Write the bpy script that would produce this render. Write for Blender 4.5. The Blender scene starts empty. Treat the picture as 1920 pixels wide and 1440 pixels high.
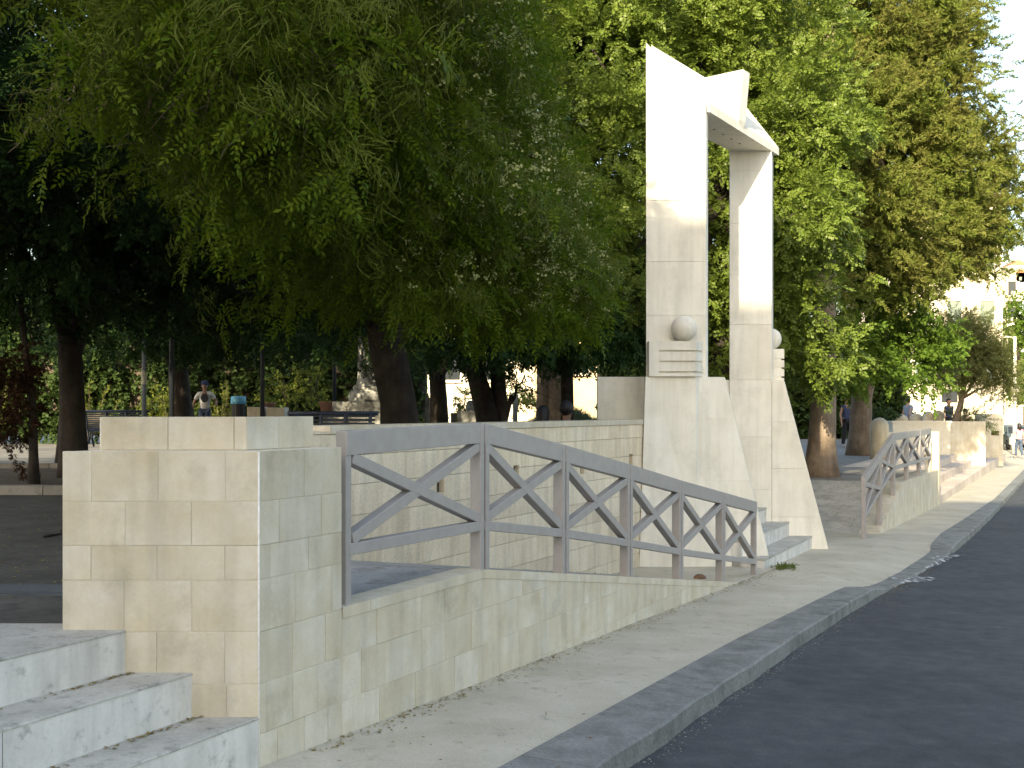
import bpy, bmesh, math, random
import numpy as np
from mathutils import Vector, Matrix
R = math.radians
rnd = random.Random(7)

# ------------------------------------------------------------------ camera, sky, sun, exposure
scene = bpy.context.scene
col = scene.collection
F, HZ, EYE = 2050.0, 770.0, 0.90          # focal length in photo pixels, horizon row, eye height above the plaza
cam_data = bpy.data.cameras.new('camera')
cam_data.sensor_width = 36.0
cam_data.lens = F / 1920.0 * 36.0
cam_data.shift_y = (HZ - 720.0) / 1920.0
cam_data.clip_start, cam_data.clip_end = 0.1, 3000.0
cam = bpy.data.objects.new('camera', cam_data)
cam.location = (0, 0, EYE)
cam.rotation_euler = (R(90), 0, 0)
col.objects.link(cam)
scene.camera = cam

LIGHT = Vector((0.40, 1.0, -0.39)).normalized()      # the way the sunlight travels
SUN_EL = math.asin(-LIGHT.z)
world = bpy.data.worlds.new('World'); scene.world = world; world.use_nodes = True
wn = world.node_tree; bg = wn.nodes['Background']
sky = wn.nodes.new('ShaderNodeTexSky'); sky.sky_type = 'NISHITA'; sky.sun_disc = False
sky.sun_elevation = SUN_EL
sky.sun_rotation = math.atan2(-LIGHT.x, -LIGHT.y)
sky.air_density = 1.15; sky.dust_density = 2.4; sky.ozone_density = 0.0
wn.links.new(sky.outputs[0], bg.inputs[0]); bg.inputs[1].default_value = 0.15
sun_data = bpy.data.lights.new('sun', 'SUN'); sun_data.energy = 4.2; sun_data.angle = R(0.53)
sun_data.color = (1.0, 0.87, 0.60)
sun = bpy.data.objects.new('sun', sun_data); col.objects.link(sun)
sun.rotation_euler = LIGHT.to_track_quat('-Z', 'Y').to_euler()
scene.view_settings.view_transform = 'Standard'; scene.view_settings.look = 'None'
scene.view_settings.gamma = 1.0; scene.view_settings.use_curve_mapping = False
scene.view_settings.exposure = 1.56
scene.cycles.max_bounces = 7; scene.cycles.diffuse_bounces = 3; scene.cycles.transmission_bounces = 4
scene.cycles.transparent_max_bounces = 6
scene.cycles.use_denoising = True

# ------------------------------------------------------------------ the place's own axes
TH = R(27)
D = np.array([math.sin(TH), math.cos(TH)])          # along the street
N = np.array([math.cos(TH), -math.sin(TH)])         # across it, towards the road
P0 = np.array([-1.039, 4.486])                      # foot of the pier's corner
def W(t, n, z=0.0):
    p = P0 + D * t + N * n
    return Vector((p[0], p[1], z))
def at(px, py, Y):
    return Vector(((px - 960) / F * Y, Y, EYE - (py - HZ) / F * Y))
def zpav(t):
    if t < 10: return -.566 - .036 * t
    if t < 16: return -.926 - .015 * (t - 10)
    return -1.016 - .008 * (t - 16)
def zpl(t):
    return float(np.interp(t, [9, 16], [0, -.32]))
def k_in(t): return float(np.interp(t, [0, 4, 7.4, 8.8, 12, 14.5, 18.5, 23, 60], [.85, .87, .98, 1.14, 1.26, 1.2, 1.33, 1.47, 1.6]))
def k_out(t): return float(np.interp(t, [0, 4, 7.4, 13, 19, 28, 60], [1.2, 1.2, 1.25, 1.55, 1.65, 1.71, 1.95]))
def k_drop(t): return float(np.interp(t, [7.6, 8.3, 12.3, 12.9], [0, .075, .075, 0]))

# ------------------------------------------------------------------ materials
MATS = {}
def newmat(name):
    m = bpy.data.materials.new(name); m.use_nodes = True
    nt = m.node_tree; b = nt.nodes['Principled BSDF']
    MATS[name] = m
    return m, nt, b
def ramp(nt, stops):
    r = nt.nodes.new('ShaderNodeValToRGB')
    e = r.color_ramp.elements
    while len(e) < len(stops): e.new(0.5)
    for i, (p, c) in enumerate(stops):
        e[i].position = p; e[i].color = (*c, 1)
    return r
def stone(name, c1, c2, c3, scale=3.0, rough=.75, tint=.18, streak=0.0, bump=.15, fine=60.0, per_obj=True, dark=None, grain=.11):
    """mottled mineral surface: two noises, a fine grain and a tone of its own for every block"""
    m, nt, b = newmat(name); L = nt.links.new
    tc = nt.nodes.new('ShaderNodeTexCoord'); geo = nt.nodes.new('ShaderNodeNewGeometry')
    oi = nt.nodes.new('ShaderNodeObjectInfo')
    add = nt.nodes.new('ShaderNodeVectorMath'); add.operation = 'ADD'
    sc = nt.nodes.new('ShaderNodeVectorMath'); sc.operation = 'SCALE'; sc.inputs[0].default_value = (37, 21, 53)
    L(oi.outputs['Random'], sc.inputs['Scale'])
    L(geo.outputs['Position'], add.inputs[0])
    if per_obj: L(sc.outputs[0], add.inputs[1])
    n1 = nt.nodes.new('ShaderNodeTexNoise'); n1.inputs['Scale'].default_value = scale; n1.inputs['Detail'].default_value = 7; n1.inputs['Roughness'].default_value = .62
    L(add.outputs[0], n1.inputs['Vector'])
    r = ramp(nt, [(.30, c1), (.52, c2), (.74, c3)]); L(n1.outputs[0], r.inputs[0])
    out = r.outputs[0]
    def mul(out, fac_socket, lo, hi, fmin=0.0, fmax=1.0):
        mr = nt.nodes.new('ShaderNodeMapRange'); mr.inputs[1].default_value = fmin; mr.inputs[2].default_value = fmax
        mr.inputs[3].default_value = lo; mr.inputs[4].default_value = hi
        L(fac_socket, mr.inputs[0])
        v = nt.nodes.new('ShaderNodeVectorMath'); v.operation = 'SCALE'
        L(out, v.inputs[0]); L(mr.outputs[0], v.inputs['Scale'])
        return v.outputs[0]
    if tint: out = mul(out, oi.outputs['Random'], 1 - tint, 1 + tint * .5)
    nf = nt.nodes.new('ShaderNodeTexNoise'); nf.inputs['Scale'].default_value = fine; nf.inputs['Detail'].default_value = 3
    L(add.outputs[0], nf.inputs['Vector']); out = mul(out, nf.outputs[0], 1 - grain * 1.2, 1 + grain, .25, .75)
    if streak:
        mp = nt.nodes.new('ShaderNodeMapping'); mp.inputs['Scale'].default_value = (9, 9, 1.1)
        L(geo.outputs['Position'], mp.inputs[0])
        ns = nt.nodes.new('ShaderNodeTexNoise'); ns.inputs['Scale'].default_value = 1.3; ns.inputs['Detail'].default_value = 5
        L(mp.outputs[0], ns.inputs['Vector']); out = mul(out, ns.outputs[0], 1 - streak, 1.04, .3, .6)
    if dark:                                       # scuffs and blotches with a shape of their own
        nd = nt.nodes.new('ShaderNodeTexNoise'); nd.inputs['Scale'].default_value = dark[0]; nd.inputs['Detail'].default_value = 8; nd.inputs['Roughness'].default_value = .7
        L(geo.outputs['Position'], nd.inputs['Vector']); out = mul(out, nd.outputs[0], dark[1], 1.0, dark[2], dark[2] + .13)
    L(out, b.inputs['Base Color'])
    b.inputs['Roughness'].default_value = rough; b.inputs['Specular IOR Level'].default_value = .3
    bp = nt.nodes.new('ShaderNodeBump'); bp.inputs['Strength'].default_value = bump; bp.inputs['Distance'].default_value = .01
    L(nf.outputs[0], bp.inputs['Height']); L(bp.outputs[0], b.inputs['Normal'])
    return m
def plain(name, c, rough=.6, metal=0.0, var=.15, scale=25.0, spec=.4):
    m, nt, b = newmat(name); L = nt.links.new
    geo = nt.nodes.new('ShaderNodeNewGeometry')
    n = nt.nodes.new('ShaderNodeTexNoise'); n.inputs['Scale'].default_value = scale; n.inputs['Detail'].default_value = 5
    L(geo.outputs['Position'], n.inputs['Vector'])
    r = ramp(nt, [(.3, [x * (1 - var) for x in c]), (.7, [min(1, x * (1 + var)) for x in c])]); L(n.outputs[0], r.inputs[0])
    L(r.outputs[0], b.inputs['Base Color'])
    b.inputs['Roughness'].default_value = rough; b.inputs['Metallic'].default_value = metal; b.inputs['Specular IOR Level'].default_value = spec
    return m
def leaf(name, cols, trans=.35, rough=.5, patch=None, spec=.12):
    m, nt, b = newmat(name); L = nt.links.new
    geo = nt.nodes.new('ShaderNodeNewGeometry')
    r = ramp(nt, [(i / max(1, len(cols) - 1), c) for i, c in enumerate(cols)]); L(geo.outputs['Random Per Island'], r.inputs[0])
    out = r.outputs[0]
    if patch:
        n = nt.nodes.new('ShaderNodeTexNoise'); n.inputs['Scale'].default_value = patch[0]; n.inputs['Detail'].default_value = 3
        L(geo.outputs['Position'], n.inputs['Vector'])
        mr = nt.nodes.new('ShaderNodeMapRange'); mr.inputs[1].default_value = .42; mr.inputs[2].default_value = .62; L(n.outputs[0], mr.inputs[0])
        mx = nt.nodes.new('ShaderNodeMix'); mx.data_type = 'RGBA'; L(mr.outputs[0], mx.inputs[0]); L(out, mx.inputs[6]); mx.inputs[7].default_value = (*patch[1], 1)
        out = mx.outputs[2]
    L(out, b.inputs['Base Color']); b.inputs['Roughness'].default_value = rough; b.inputs['Specular IOR Level'].default_value = spec
    t = nt.nodes.new('ShaderNodeBsdfTranslucent'); L(out, t.inputs[0])
    mix = nt.nodes.new('ShaderNodeMixShader'); mix.inputs[0].default_value = trans
    L(b.outputs[0], mix.inputs[1]); L(t.outputs[0], mix.inputs[2]); L(mix.outputs[0], nt.nodes['Material Output'].inputs[0])
    return m

stone('block', (.520, .455, .325), (.585, .532, .418), (.655, .618, .535), scale=3.6, tint=.05, streak=.12, bump=.06, dark=(4, .84, .33), grain=.035)
stone('lime', (.74, .73, .70), (.78, .77, .74), (.80, .79, .77), scale=8, tint=0, bump=.1)
stone('mortar', (.62, .58, .48), (.67, .63, .53), (.70, .66, .57), scale=8, tint=0, bump=.1)
stone('inner_block', (.66, .555, .395), (.75, .65, .485), (.79, .70, .55), scale=2.0, tint=.10, streak=.16, bump=.1)
stone('gate_stone', (.70, .665, .57), (.78, .75, .66), (.82, .795, .715), scale=1.6, tint=.03, streak=.08, bump=.05, dark=(2.2, .90, .36), grain=.03)
stone('marble', (.54, .525, .485), (.66, .645, .605), (.72, .705, .67), scale=2.2, tint=.05, streak=.22, bump=.1, dark=(11, .60, .30), grain=.04)
stone('tread', (.33, .325, .29), (.44, .43, .39), (.54, .53, .48), scale=3.5, tint=.05, bump=.15, dark=(13, .62, .34))
stone('paving', (.40, .365, .285), (.48, .445, .355), (.56, .525, .44), scale=1.7, tint=0, bump=.2, fine=90, per_obj=False, dark=(7, .68, .30))
stone('kerb_mat', (.165, .17, .162), (.22, .225, .215), (.28, .28, .27), scale=7, tint=.10, bump=.5, fine=55, dark=(3, .7, .38), grain=.16)
stone('asphalt', (.052, .056, .063), (.070, .074, .082), (.094, .097, .103), scale=7, tint=0, bump=.6, fine=110, rough=.85, per_obj=False, dark=(1.1, .80, .42), grain=.2)
stone('ramp_floor', (.22, .23, .24), (.33, .34, .35), (.45, .46, .46), scale=2.2, tint=0, bump=.2, dark=(5, .6, .36))
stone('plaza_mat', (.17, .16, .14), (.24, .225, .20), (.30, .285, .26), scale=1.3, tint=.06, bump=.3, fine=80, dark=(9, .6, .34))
stone('dark_band', (.06, .065, .07), (.09, .095, .10), (.12, .125, .13), scale=3, tint=0, bump=.2)
stone('shaded_court', (.055, .052, .045), (.080, .076, .066), (.11, .105, .09), scale=2.5, tint=0, bump=.5, fine=35, dark=(9, .6, .34))  # plaza floor darkened in colour for the shade under the trees
stone('soil', (.07, .055, .04), (.10, .08, .06), (.14, .11, .08), scale=5, tint=0, bump=.6, fine=40, rough=.95)
stone('far_ground', (.16, .15, .12), (.20, .19, .15), (.24, .23, .19), scale=.3, tint=0, bump=.1)
stone('warm_step', (.46, .38, .31), (.57, .49, .42), (.62, .55, .49), scale=2.0, tint=.16, bump=.15)
stone('old_stone', (.34, .33, .29), (.50, .49, .45), (.60, .59, .55), scale=3.0, tint=.05, bump=.4, dark=(4, .35, .40))
stone('limewash', (.62, .55, .42), (.70, .63, .50), (.74, .68, .56), scale=.8, tint=.05, bump=.05)
stone('ochre_wall', (.50, .38, .22), (.58, .45, .27), (.62, .50, .32), scale=.8, tint=.05, bump=.05)
stone('roof_tile', (.30, .13, .08), (.36, .17, .10), (.42, .21, .13), scale=3, tint=.1)
stone('bark', (.022, .017, .013), (.040, .032, .025), (.065, .052, .04), scale=6, tint=.1, bump=1.0, fine=28, rough=.9, streak=.3)
stone('bark_pale', (.16, .12, .085), (.22, .17, .125), (.28, .22, .17), scale=5, tint=.1, bump=.8, fine=30, rough=.9, streak=.25)
plain('rail_paint', (.335, .315, .305), .45, 0, .07, 14)
plain('rail_shadow_gap', (.20, .19, .20), .5, 0, .1, 14)
plain('bench_blue', (.035, .05, .085), .4, 0, .2)
plain('iron', (.03, .035, .042), .45, .3, .2)
plain('grey_metal', (.22, .25, .29), .4, .3, .1)
plain('pale_pole', (.62, .58, .48), .5, 0, .05)
plain('bag_blue', (.12, .36, .50), .35, 0, .2)
plain('bin_dark', (.035, .032, .032), .6, 0, .3)
plain('terracotta', (.30, .16, .11), .8, 0, .15)
plain('glass_dark', (.03, .035, .04), .12, 0, .1, 3, .6)
plain('shutter', (.16, .20, .17), .6, 0, .1)
plain('skin_a', (.26, .15, .10), .5, 0, .05); plain('skin_b', (.42, .27, .20), .5, 0, .05)
plain('hair_dark', (.012, .010, .010), .5, 0, .2)
plain('tee_white', (.55, .54, .52), .85, 0, .06); plain('print_dark', (.04, .04, .05), .8, 0, .2)
plain('jeans', (.06, .085, .14), .85, 0, .2); plain('black_cloth', (.012, .012, .015), .85, 0, .2)
plain('blue_grey_cloth', (.22, .26, .34), .85, 0, .1); plain('teal_cloth', (.02, .07, .07), .85, 0, .1)
plain('pink_cloth', (.60, .26, .32), .85, 0, .08); plain('red_cloth', (.5, .03, .05), .8); plain('navy_cloth', (.03, .04, .09), .85, 0, .1)
plain('bag_white', (.65, .64, .60), .7, 0, .05); plain('shoe', (.30, .29, .29), .7)
plain('car_paint', (.16, .20, .23), .22, .3, .05, 3); plain('rubber', (.02, .02, .02), .8); plain('chrome', (.5, .5, .5), .25, .8)
plain('lamp_lens', (.55, .52, .45), .2)
plain('white_splash', (.42, .43, .43), .7, 0, .2, 9)
_nt = MATS['white_splash'].node_tree; _n = _nt.nodes.new('ShaderNodeTexNoise'); _n.inputs['Scale'].default_value = 9; _n.inputs['Detail'].default_value = 6
_g = _nt.nodes.new('ShaderNodeNewGeometry'); _nt.links.new(_g.outputs['Position'], _n.inputs['Vector'])
_m = _nt.nodes.new('ShaderNodeMapRange'); _m.inputs[1].default_value = .40; _m.inputs[2].default_value = .62; _nt.links.new(_n.outputs[0], _m.inputs[0]); _nt.links.new(_m.outputs[0], _nt.nodes['Principled BSDF'].inputs['Alpha'])
plain('brick_red', (.20, .12, .07), .9)
leaf('leaf_pagoda', [(.064, .110, .006), (.092, .145, .008), (.120, .168, .010), (.070, .128, .010)], .45)
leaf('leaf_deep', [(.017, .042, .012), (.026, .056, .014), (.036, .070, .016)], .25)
leaf('pod', [(.085, .115, .018), (.115, .14, .022), (.075, .10, .014)], .3)
leaf('flower', [(.46, .48, .20), (.56, .56, .28), (.32, .36, .12)], .4, spec=.05)
leaf('leaf_carob', [(.120, .178, .024), (.155, .214, .034), (.185, .236, .048), (.132, .192, .026)], .4, .42, spec=.25)
leaf('leaf_cypress', [(.130, .178, .028), (.155, .200, .034), (.175, .195, .042), (.118, .172, .026)], .35, .6, patch=(1.2, (.170, .175, .044)))
leaf('leaf_bright', [(.080, .145, .018), (.105, .175, .024), (.125, .190, .028)], .42)
leaf('leaf_olive', [(.150, .170, .055), (.185, .200, .070), (.155, .160, .050)], .35, .5)
leaf('leaf_yellow', [(.16, .19, .03), (.20, .22, .04), (.13, .17, .03)], .4)
leaf('leaf_ivy', [(.035, .060, .016), (.050, .080, .020), (.028, .050, .014)], .25)
leaf('leaf_dead', [(.050, .026, .014), (.040, .020, .011), (.062, .034, .018)], .2, .7)
leaf('leaf_fallen', [(.30, .25, .07), (.24, .18, .06), (.16, .10, .04)], .1, .7)
leaf('grass_mat', [(.10, .14, .03), (.14, .17, .04), (.08, .12, .03)], .3)
leaf('palm_grass', [(.09, .12, .06), (.12, .15, .08)], .3)

# ------------------------------------------------------------------ building helpers
def root_loc(o):
    while o.parent: o = o.parent
    return o.location.copy()
def tag(o, label=None, cat=None, group=None, kind=None):
    if label: o['label'] = label
    if cat: o['category'] = cat
    if group: o['group'] = group
    if kind: o['kind'] = kind
    return o
def empty(name, loc, label=None, cat=None, group=None, kind=None):
    o = bpy.data.objects.new(name, None); o.location = loc; o.empty_display_size = .1
    col.objects.link(o)
    return tag(o, label, cat, group, kind)
class MB:
    """collects shapes in world coordinates, build() links them as ONE mesh object"""
    def __init__(s): s.v = []; s.f = []; s.sm = []
    def add(s, vs, fs, smooth=False):
        k = len(s.v); s.v += [tuple(v) for v in vs]; s.f += [tuple(i + k for i in f) for f in fs]; s.sm += [smooth] * len(fs)
        return s
    def box(s, c, size, rz=0.0, ax=None):
        hx, hy, hz = size[0] / 2, size[1] / 2, size[2] / 2
        if ax is None:
            ax = (Vector((math.cos(rz), math.sin(rz), 0)), Vector((-math.sin(rz), math.cos(rz), 0)), Vector((0, 0, 1)))
        c = Vector(c); vs = []
        for z in (-1, 1):
            for x, y in ((-1, -1), (1, -1), (1, 1), (-1, 1)):
                vs.append(c + ax[0] * (x * hx) + ax[1] * (y * hy) + ax[2] * (z * hz))
        return s.add(vs, [(3, 2, 1, 0), (4, 5, 6, 7), (0, 1, 5, 4), (1, 2, 6, 5), (2, 3, 7, 6), (3, 0, 4, 7)])
    def bar(s, a, b, w, h, up=Vector((0, 0, 1))):
        a, b = Vector(a), Vector(b); x = (b - a).normalized()
        y = up.cross(x)
        if y.length < 1e-4: y = Vector((1, 0, 0))
        y.normalize(); z = x.cross(y)
        return s.box((a + b) / 2, ((b - a).length, w, h), ax=(x, y, z))
    def prism(s, pts, ext):
        pts = [Vector(p) for p in pts]; ext = Vector(ext); n = len(pts)
        nor = Vector((0, 0, 0))
        for i in range(n): nor += pts[i].cross(pts[(i + 1) % n])
        if nor.dot(ext) > 0: pts = pts[::-1]            # front ring looks away from ext
        vs = pts + [p + ext for p in pts]
        fs = [tuple(range(n)), tuple(range(2 * n - 1, n - 1, -1))] + [(i, i + n, (i + 1) % n + n, (i + 1) % n) for i in range(n)]
        return s.add(vs, fs)
    def tube(s, pts, rad, seg=8, wob=0.0, caps=True):
        pts = [Vector(p) for p in pts]; n = len(pts); vs = []; fs = []
        ref = Vector((0.31, 0.95, 0.05))
        for i, p in enumerate(pts):
            d = (pts[min(i + 1, n - 1)] - pts[max(i - 1, 0)])
            d = d.normalized() if d.length > 1e-9 else Vector((0, 0, 1))
            u = d.cross(ref)
            if u.length < .05: u = d.cross(Vector((1, 0, 0)))
            u.normalize(); v = d.cross(u)
            for k in range(seg):
                a = 2 * math.pi * k / seg; r = rad[i] * (1 + wob * math.sin(3 * a + i * .9) * .5 + wob * rnd.uniform(-.5, .5))
                vs.append(p + u * (math.cos(a) * r) + v * (math.sin(a) * r))
        for i in range(n - 1):
            for k in range(seg):
                a, b = i * seg + k, i * seg + (k + 1) % seg
                fs.append((a, b, b + seg, a + seg))
        if caps: fs += [tuple(range(seg))[::-1], tuple((n - 1) * seg + k for k in range(seg))]
        return s.add(vs, fs, True)
    def lathe(s, c, prof, seg=24, smooth=True):
        c = Vector(c); vs = []; fs = []; n = len(prof)
        for r, z in prof:
            for k in range(seg):
                a = 2 * math.pi * k / seg; vs.append(c + Vector((r * math.cos(a), r * math.sin(a), z)))
        for i in range(n - 1):
            for k in range(seg):
                a, b = i * seg + k, i * seg + (k + 1) % seg
                fs.append((a, b, b + seg, a + seg))
        fs += [tuple(range(seg))[::-1], tuple((n - 1) * seg + k for k in range(seg))]
        return s.add(vs, fs, smooth)
    def build(s, name, mat, parent=None, local=False):
        me = bpy.data.meshes.new(name)
        off = root_loc(parent) if (parent and not local) else Vector((0, 0, 0))
        me.from_pydata([(v[0] - off.x, v[1] - off.y, v[2] - off.z) for v in s.v], [], s.f)
        me.polygons.foreach_set('use_smooth', s.sm); me.update()
        me.materials.append(MATS[mat])
        o = bpy.data.objects.new(name, me); col.objects.link(o)
        if parent: o.parent = parent
        return o
def soften(o, w=.006, seg=2, limit=R(35)):
    m = o.modifiers.new('edge', 'BEVEL'); m.width = w; m.segments = seg; m.limit_method = 'ANGLE'; m.angle_limit = limit
    m.harden_normals = False
    return o
def clip(poly, a, b, c):
    """keep the part of a 2-D polygon where a*x + b*y <= c"""
    out = []
    for i in range(len(poly)):
        p, q = poly[i], poly[(i + 1) % len(poly)]
        dp, dq = a * p[0] + b * p[1] - c, a * q[0] + b * q[1] - c
        if dp <= 0: out.append(p)
        if (dp < 0 < dq) or (dq < 0 < dp):
            k = dp / (dp - dq); out.append((p[0] + (q[0] - p[0]) * k, p[1] + (q[1] - p[1]) * k))
    return out
def clip_convex(poly, hull):
    for i in range(len(hull)):
        (x0, y0), (x1, y1) = hull[i], hull[(i + 1) % len(hull)]
        a, b = (y1 - y0), -(x1 - x0)
        poly = clip(poly, a, b, a * x0 + b * y0)
        if len(poly) < 3: return []
    return poly
def area2(p): return sum(p[i][0] * p[(i + 1) % len(p)][1] - p[(i + 1) % len(p)][0] * p[i][1] for i in range(len(p))) / 2
def facing(parent, origin, u, hulls, rows, mat='block', name='block', thick=.03, gap=.0022, lens=(.275,), stagger=.5, jitter=0.0, holes=(), shift=0.0, face=None, joints=None):
    """blocks laid in courses over a flat wall face; origin + u*s + z; hulls are convex (s,z) outlines, counter-clockwise"""
    u = Vector((u[0], u[1], 0)); nrm = Vector((u.y, -u.x, 0)) if face is None else Vector(face)
    origin = Vector((origin[0], origin[1], 0))
    s0 = min(p[0] for h in hulls for p in h); s1 = max(p[0] for h in hulls for p in h)
    for r in range(len(rows) - 1):
        za, zb = sorted((rows[r], rows[r + 1]))
        if joints is not None: cuts = [s0] + [j for j in joints[r % len(joints)]] + [s1]
        else:
            cuts = [s0]; x = s0 + shift + (lens[0] * stagger if r % 2 else lens[0])
            while x < s1 - .05:
                cuts.append(x + rnd.uniform(-jitter, jitter)); x += lens[rnd.randrange(len(lens))]
            cuts.append(s1)
        for a, b in zip(cuts, cuts[1:]):
            g = gap / 2
            cells = [(a + g, b - g, za + g, zb - g)]
            for (hx0, hx1, hz0, hz1) in holes:
                nc = []
                for (x0, x1, y0, y1) in cells:
                    if hx1 <= x0 or hx0 >= x1 or hz1 <= y0 or hz0 >= y1: nc.append((x0, x1, y0, y1)); continue
                    if hx0 > x0: nc.append((x0, hx0, y0, y1))
                    if hx1 < x1: nc.append((hx1, x1, y0, y1))
                    xa, xb = max(x0, hx0), min(x1, hx1)
                    if hz0 > y0: nc.append((xa, xb, y0, hz0))
                    if hz1 < y1: nc.append((xa, xb, hz1, y1))
                cells = nc
            for (x0, x1, y0, y1) in cells:
                if x1 - x0 < .012 or y1 - y0 < .012: continue
                for h in hulls:
                    p = clip_convex([(x0, y0), (x1, y0), (x1, y1), (x0, y1)], h)
                    if len(p) < 3 or abs(area2(p)) < 3e-4: continue
                    q = []
                    for k in p:
                        if not q or abs(k[0] - q[-1][0]) + abs(k[1] - q[-1][1]) > .002: q.append(k)
                    if len(q) < 3: continue
                    out = rnd.uniform(-.0012, .0012)
                    cx = sum(k[0] for k in q) / len(q); cz = sum(k[1] for k in q) / len(q)
                    fr = []; md = []; bk = []
                    for k in q:
                        dx, dz = k[0] - cx, k[1] - cz; l = math.hypot(dx, dz) or 1; e = .002
                        fr.append(origin + u * (k[0] - dx / l * e) + Vector((0, 0, k[1] - dz / l * e)) + nrm * out)
                        md.append(origin + u * k[0] + Vector((0, 0, k[1])) + nrm * (out - .002))
                        bk.append(origin + u * k[0] + Vector((0, 0, k[1])) - nrm * thick)
                    n = len(q); mb = MB(); fs = [tuple(range(n))]
                    for i in range(n):
                        j = (i + 1) % n
                        fs.append((i, i + n, j + n, j)); fs.append((i + n, i + 2 * n, j + 2 * n, j + n))
                    mb.add(fr + md + bk, fs); mb.build(name, mat, parent)
def raw_mesh(name, V, Q, mat, parent=None, smooth=False):
    """fast quad mesh from arrays, world coordinates"""
    me = bpy.data.meshes.new(name)
    if parent is not None:
        l = root_loc(parent); V = V - np.array([l.x, l.y, l.z])
    me.vertices.add(len(V)); me.vertices.foreach_set('co', np.ascontiguousarray(V, dtype=np.float32).ravel())
    me.loops.add(Q.size); me.loops.foreach_set('vertex_index', np.ascontiguousarray(Q, dtype=np.int32).ravel())
    k = Q.shape[1]; me.polygons.add(len(Q)); me.polygons.foreach_set('loop_start', np.arange(0, Q.size, k, dtype=np.int32))
    me.polygons.foreach_set('loop_total', np.full(len(Q), k, dtype=np.int32))
    me.update(calc_edges=True); me.materials.append(MATS[mat])
    o = bpy.data.objects.new(name, me); col.objects.link(o)
    if parent is not None: o.parent = parent
    return o
def sheet(name, ts, ns, zf, mat, wob=0.0, kind='structure', label=None, cat=None):
    """a grid over street coordinates; ns(t) gives the cross positions"""
    V = []; Q = []; nx = len(ns(ts[0]))
    rr = np.random.default_rng(3)
    for t in ts:
        for n in ns(t):
            p = W(t, n, zf(t, n) + (rr.normal() * wob if wob else 0)); V.append(p)
    for i in range(len(ts) - 1):
        for j in range(nx - 1):
            a = i * nx + j; Q.append((a, a + 1, a + nx + 1, a + nx)[::-1])
    o = raw_mesh(name, np.array([tuple(v) for v in V]), np.array(Q), mat)
    # make sure the sheet looks up
    if o.data.polygons[0].normal.z < 0:
        o.data.flip_normals()
    return tag(o, label, cat, kind=kind)

# ------------------------------------------------------------------ ground, road, pavement
def ground_z(t, n): return -1.6
sheet('ground', list(np.linspace(-900, 1800, 28)), lambda t: list(np.linspace(-1200, 1200, 25)), ground_z, 'far_ground')
TS = list(np.linspace(-40, 15, 120)) + list(np.linspace(15.5, 90, 90))
sheet('road', TS, lambda t: list(np.linspace(k_out(t) - .12, 8.6, 14)), lambda t, n: zpav(t) - .105 + .012 * math.sin(.35 * n), 'asphalt')
sheet('pavement', TS, lambda t: list(np.linspace(-1.9, k_in(t) - .45, 9)) + list(np.linspace(k_in(t) - .3, k_in(t) + .012, 4)), lambda t, n: zpav(t) - k_drop(t) * min(1, max(0, (n - k_in(t) + .45) / .45)), 'paving', wob=.0012)
sheet('opposite_pavement', TS, lambda t: [8.6, 8.601, 11.5], lambda t, n: zpav(t) - .105 if n < 8.6005 else zpav(t) + .03, 'paving')
kerb = empty('kerb', W(0, 1.0, zpav(0)), kind='structure')
t = -12.0
while t < 62:
    ln = rnd.choice((1.7, 2.1, 2.4)) if t < 7.4 or t > 13 else .8
    e = t + ln - .006
    mb = MB(); seg = 6; vs = []; fs = []
    for i in range(seg + 1):
        q = t + (e - t) * i / seg; z = zpav(q) + .004 - k_drop(q)
        a, b = k_in(q), k_out(q); w1, w2 = rnd.uniform(-.005, .005), rnd.uniform(-.010, .010)
        base = zpav(q) - .25
        vs += [W(q, a, base), W(q, a, z), W(q, b - .011 + w2, z + w1 * .5), W(q, b + w2 + w1 * .6, z - .013), W(q, b + .012 + w2, base)]
    for i in range(seg):
        for j in range(4): fs.append((i * 5 + j, i * 5 + j + 1, i * 5 + j + 6, i * 5 + j + 5)[::-1])
    fs += [(4, 3, 2, 1, 0)[::-1], tuple(seg * 5 + k for k in range(5))[::-1]]
    mb.add(vs, fs); o = mb.build('kerb_stone', 'kerb_mat', kerb)
    bm = bmesh.new(); bm.from_mesh(o.data); bmesh.ops.recalc_face_normals(bm, faces=bm.faces); bm.to_mesh(o.data); bm.free()
    t += ln
# plaza floors
PT = list(np.linspace(-40, 100, 141))
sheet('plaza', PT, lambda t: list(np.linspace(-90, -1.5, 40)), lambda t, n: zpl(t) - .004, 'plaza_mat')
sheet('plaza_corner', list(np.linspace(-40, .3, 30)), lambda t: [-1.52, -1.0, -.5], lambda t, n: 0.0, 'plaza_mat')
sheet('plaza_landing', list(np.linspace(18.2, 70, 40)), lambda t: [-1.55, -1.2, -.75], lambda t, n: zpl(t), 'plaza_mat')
o = MB().prism([(-40, 4.62, .0025), (-1.66, 4.62, .0025), (-1.66, 11.66, .0025), (-40, 11.66, .0025)], (0, 0, -.02)).build('court_shade_sheet', 'shaded_court'); tag(o, kind='structure')  # dark overlay; the trees' shade on the plaza floor is in its colour
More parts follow.
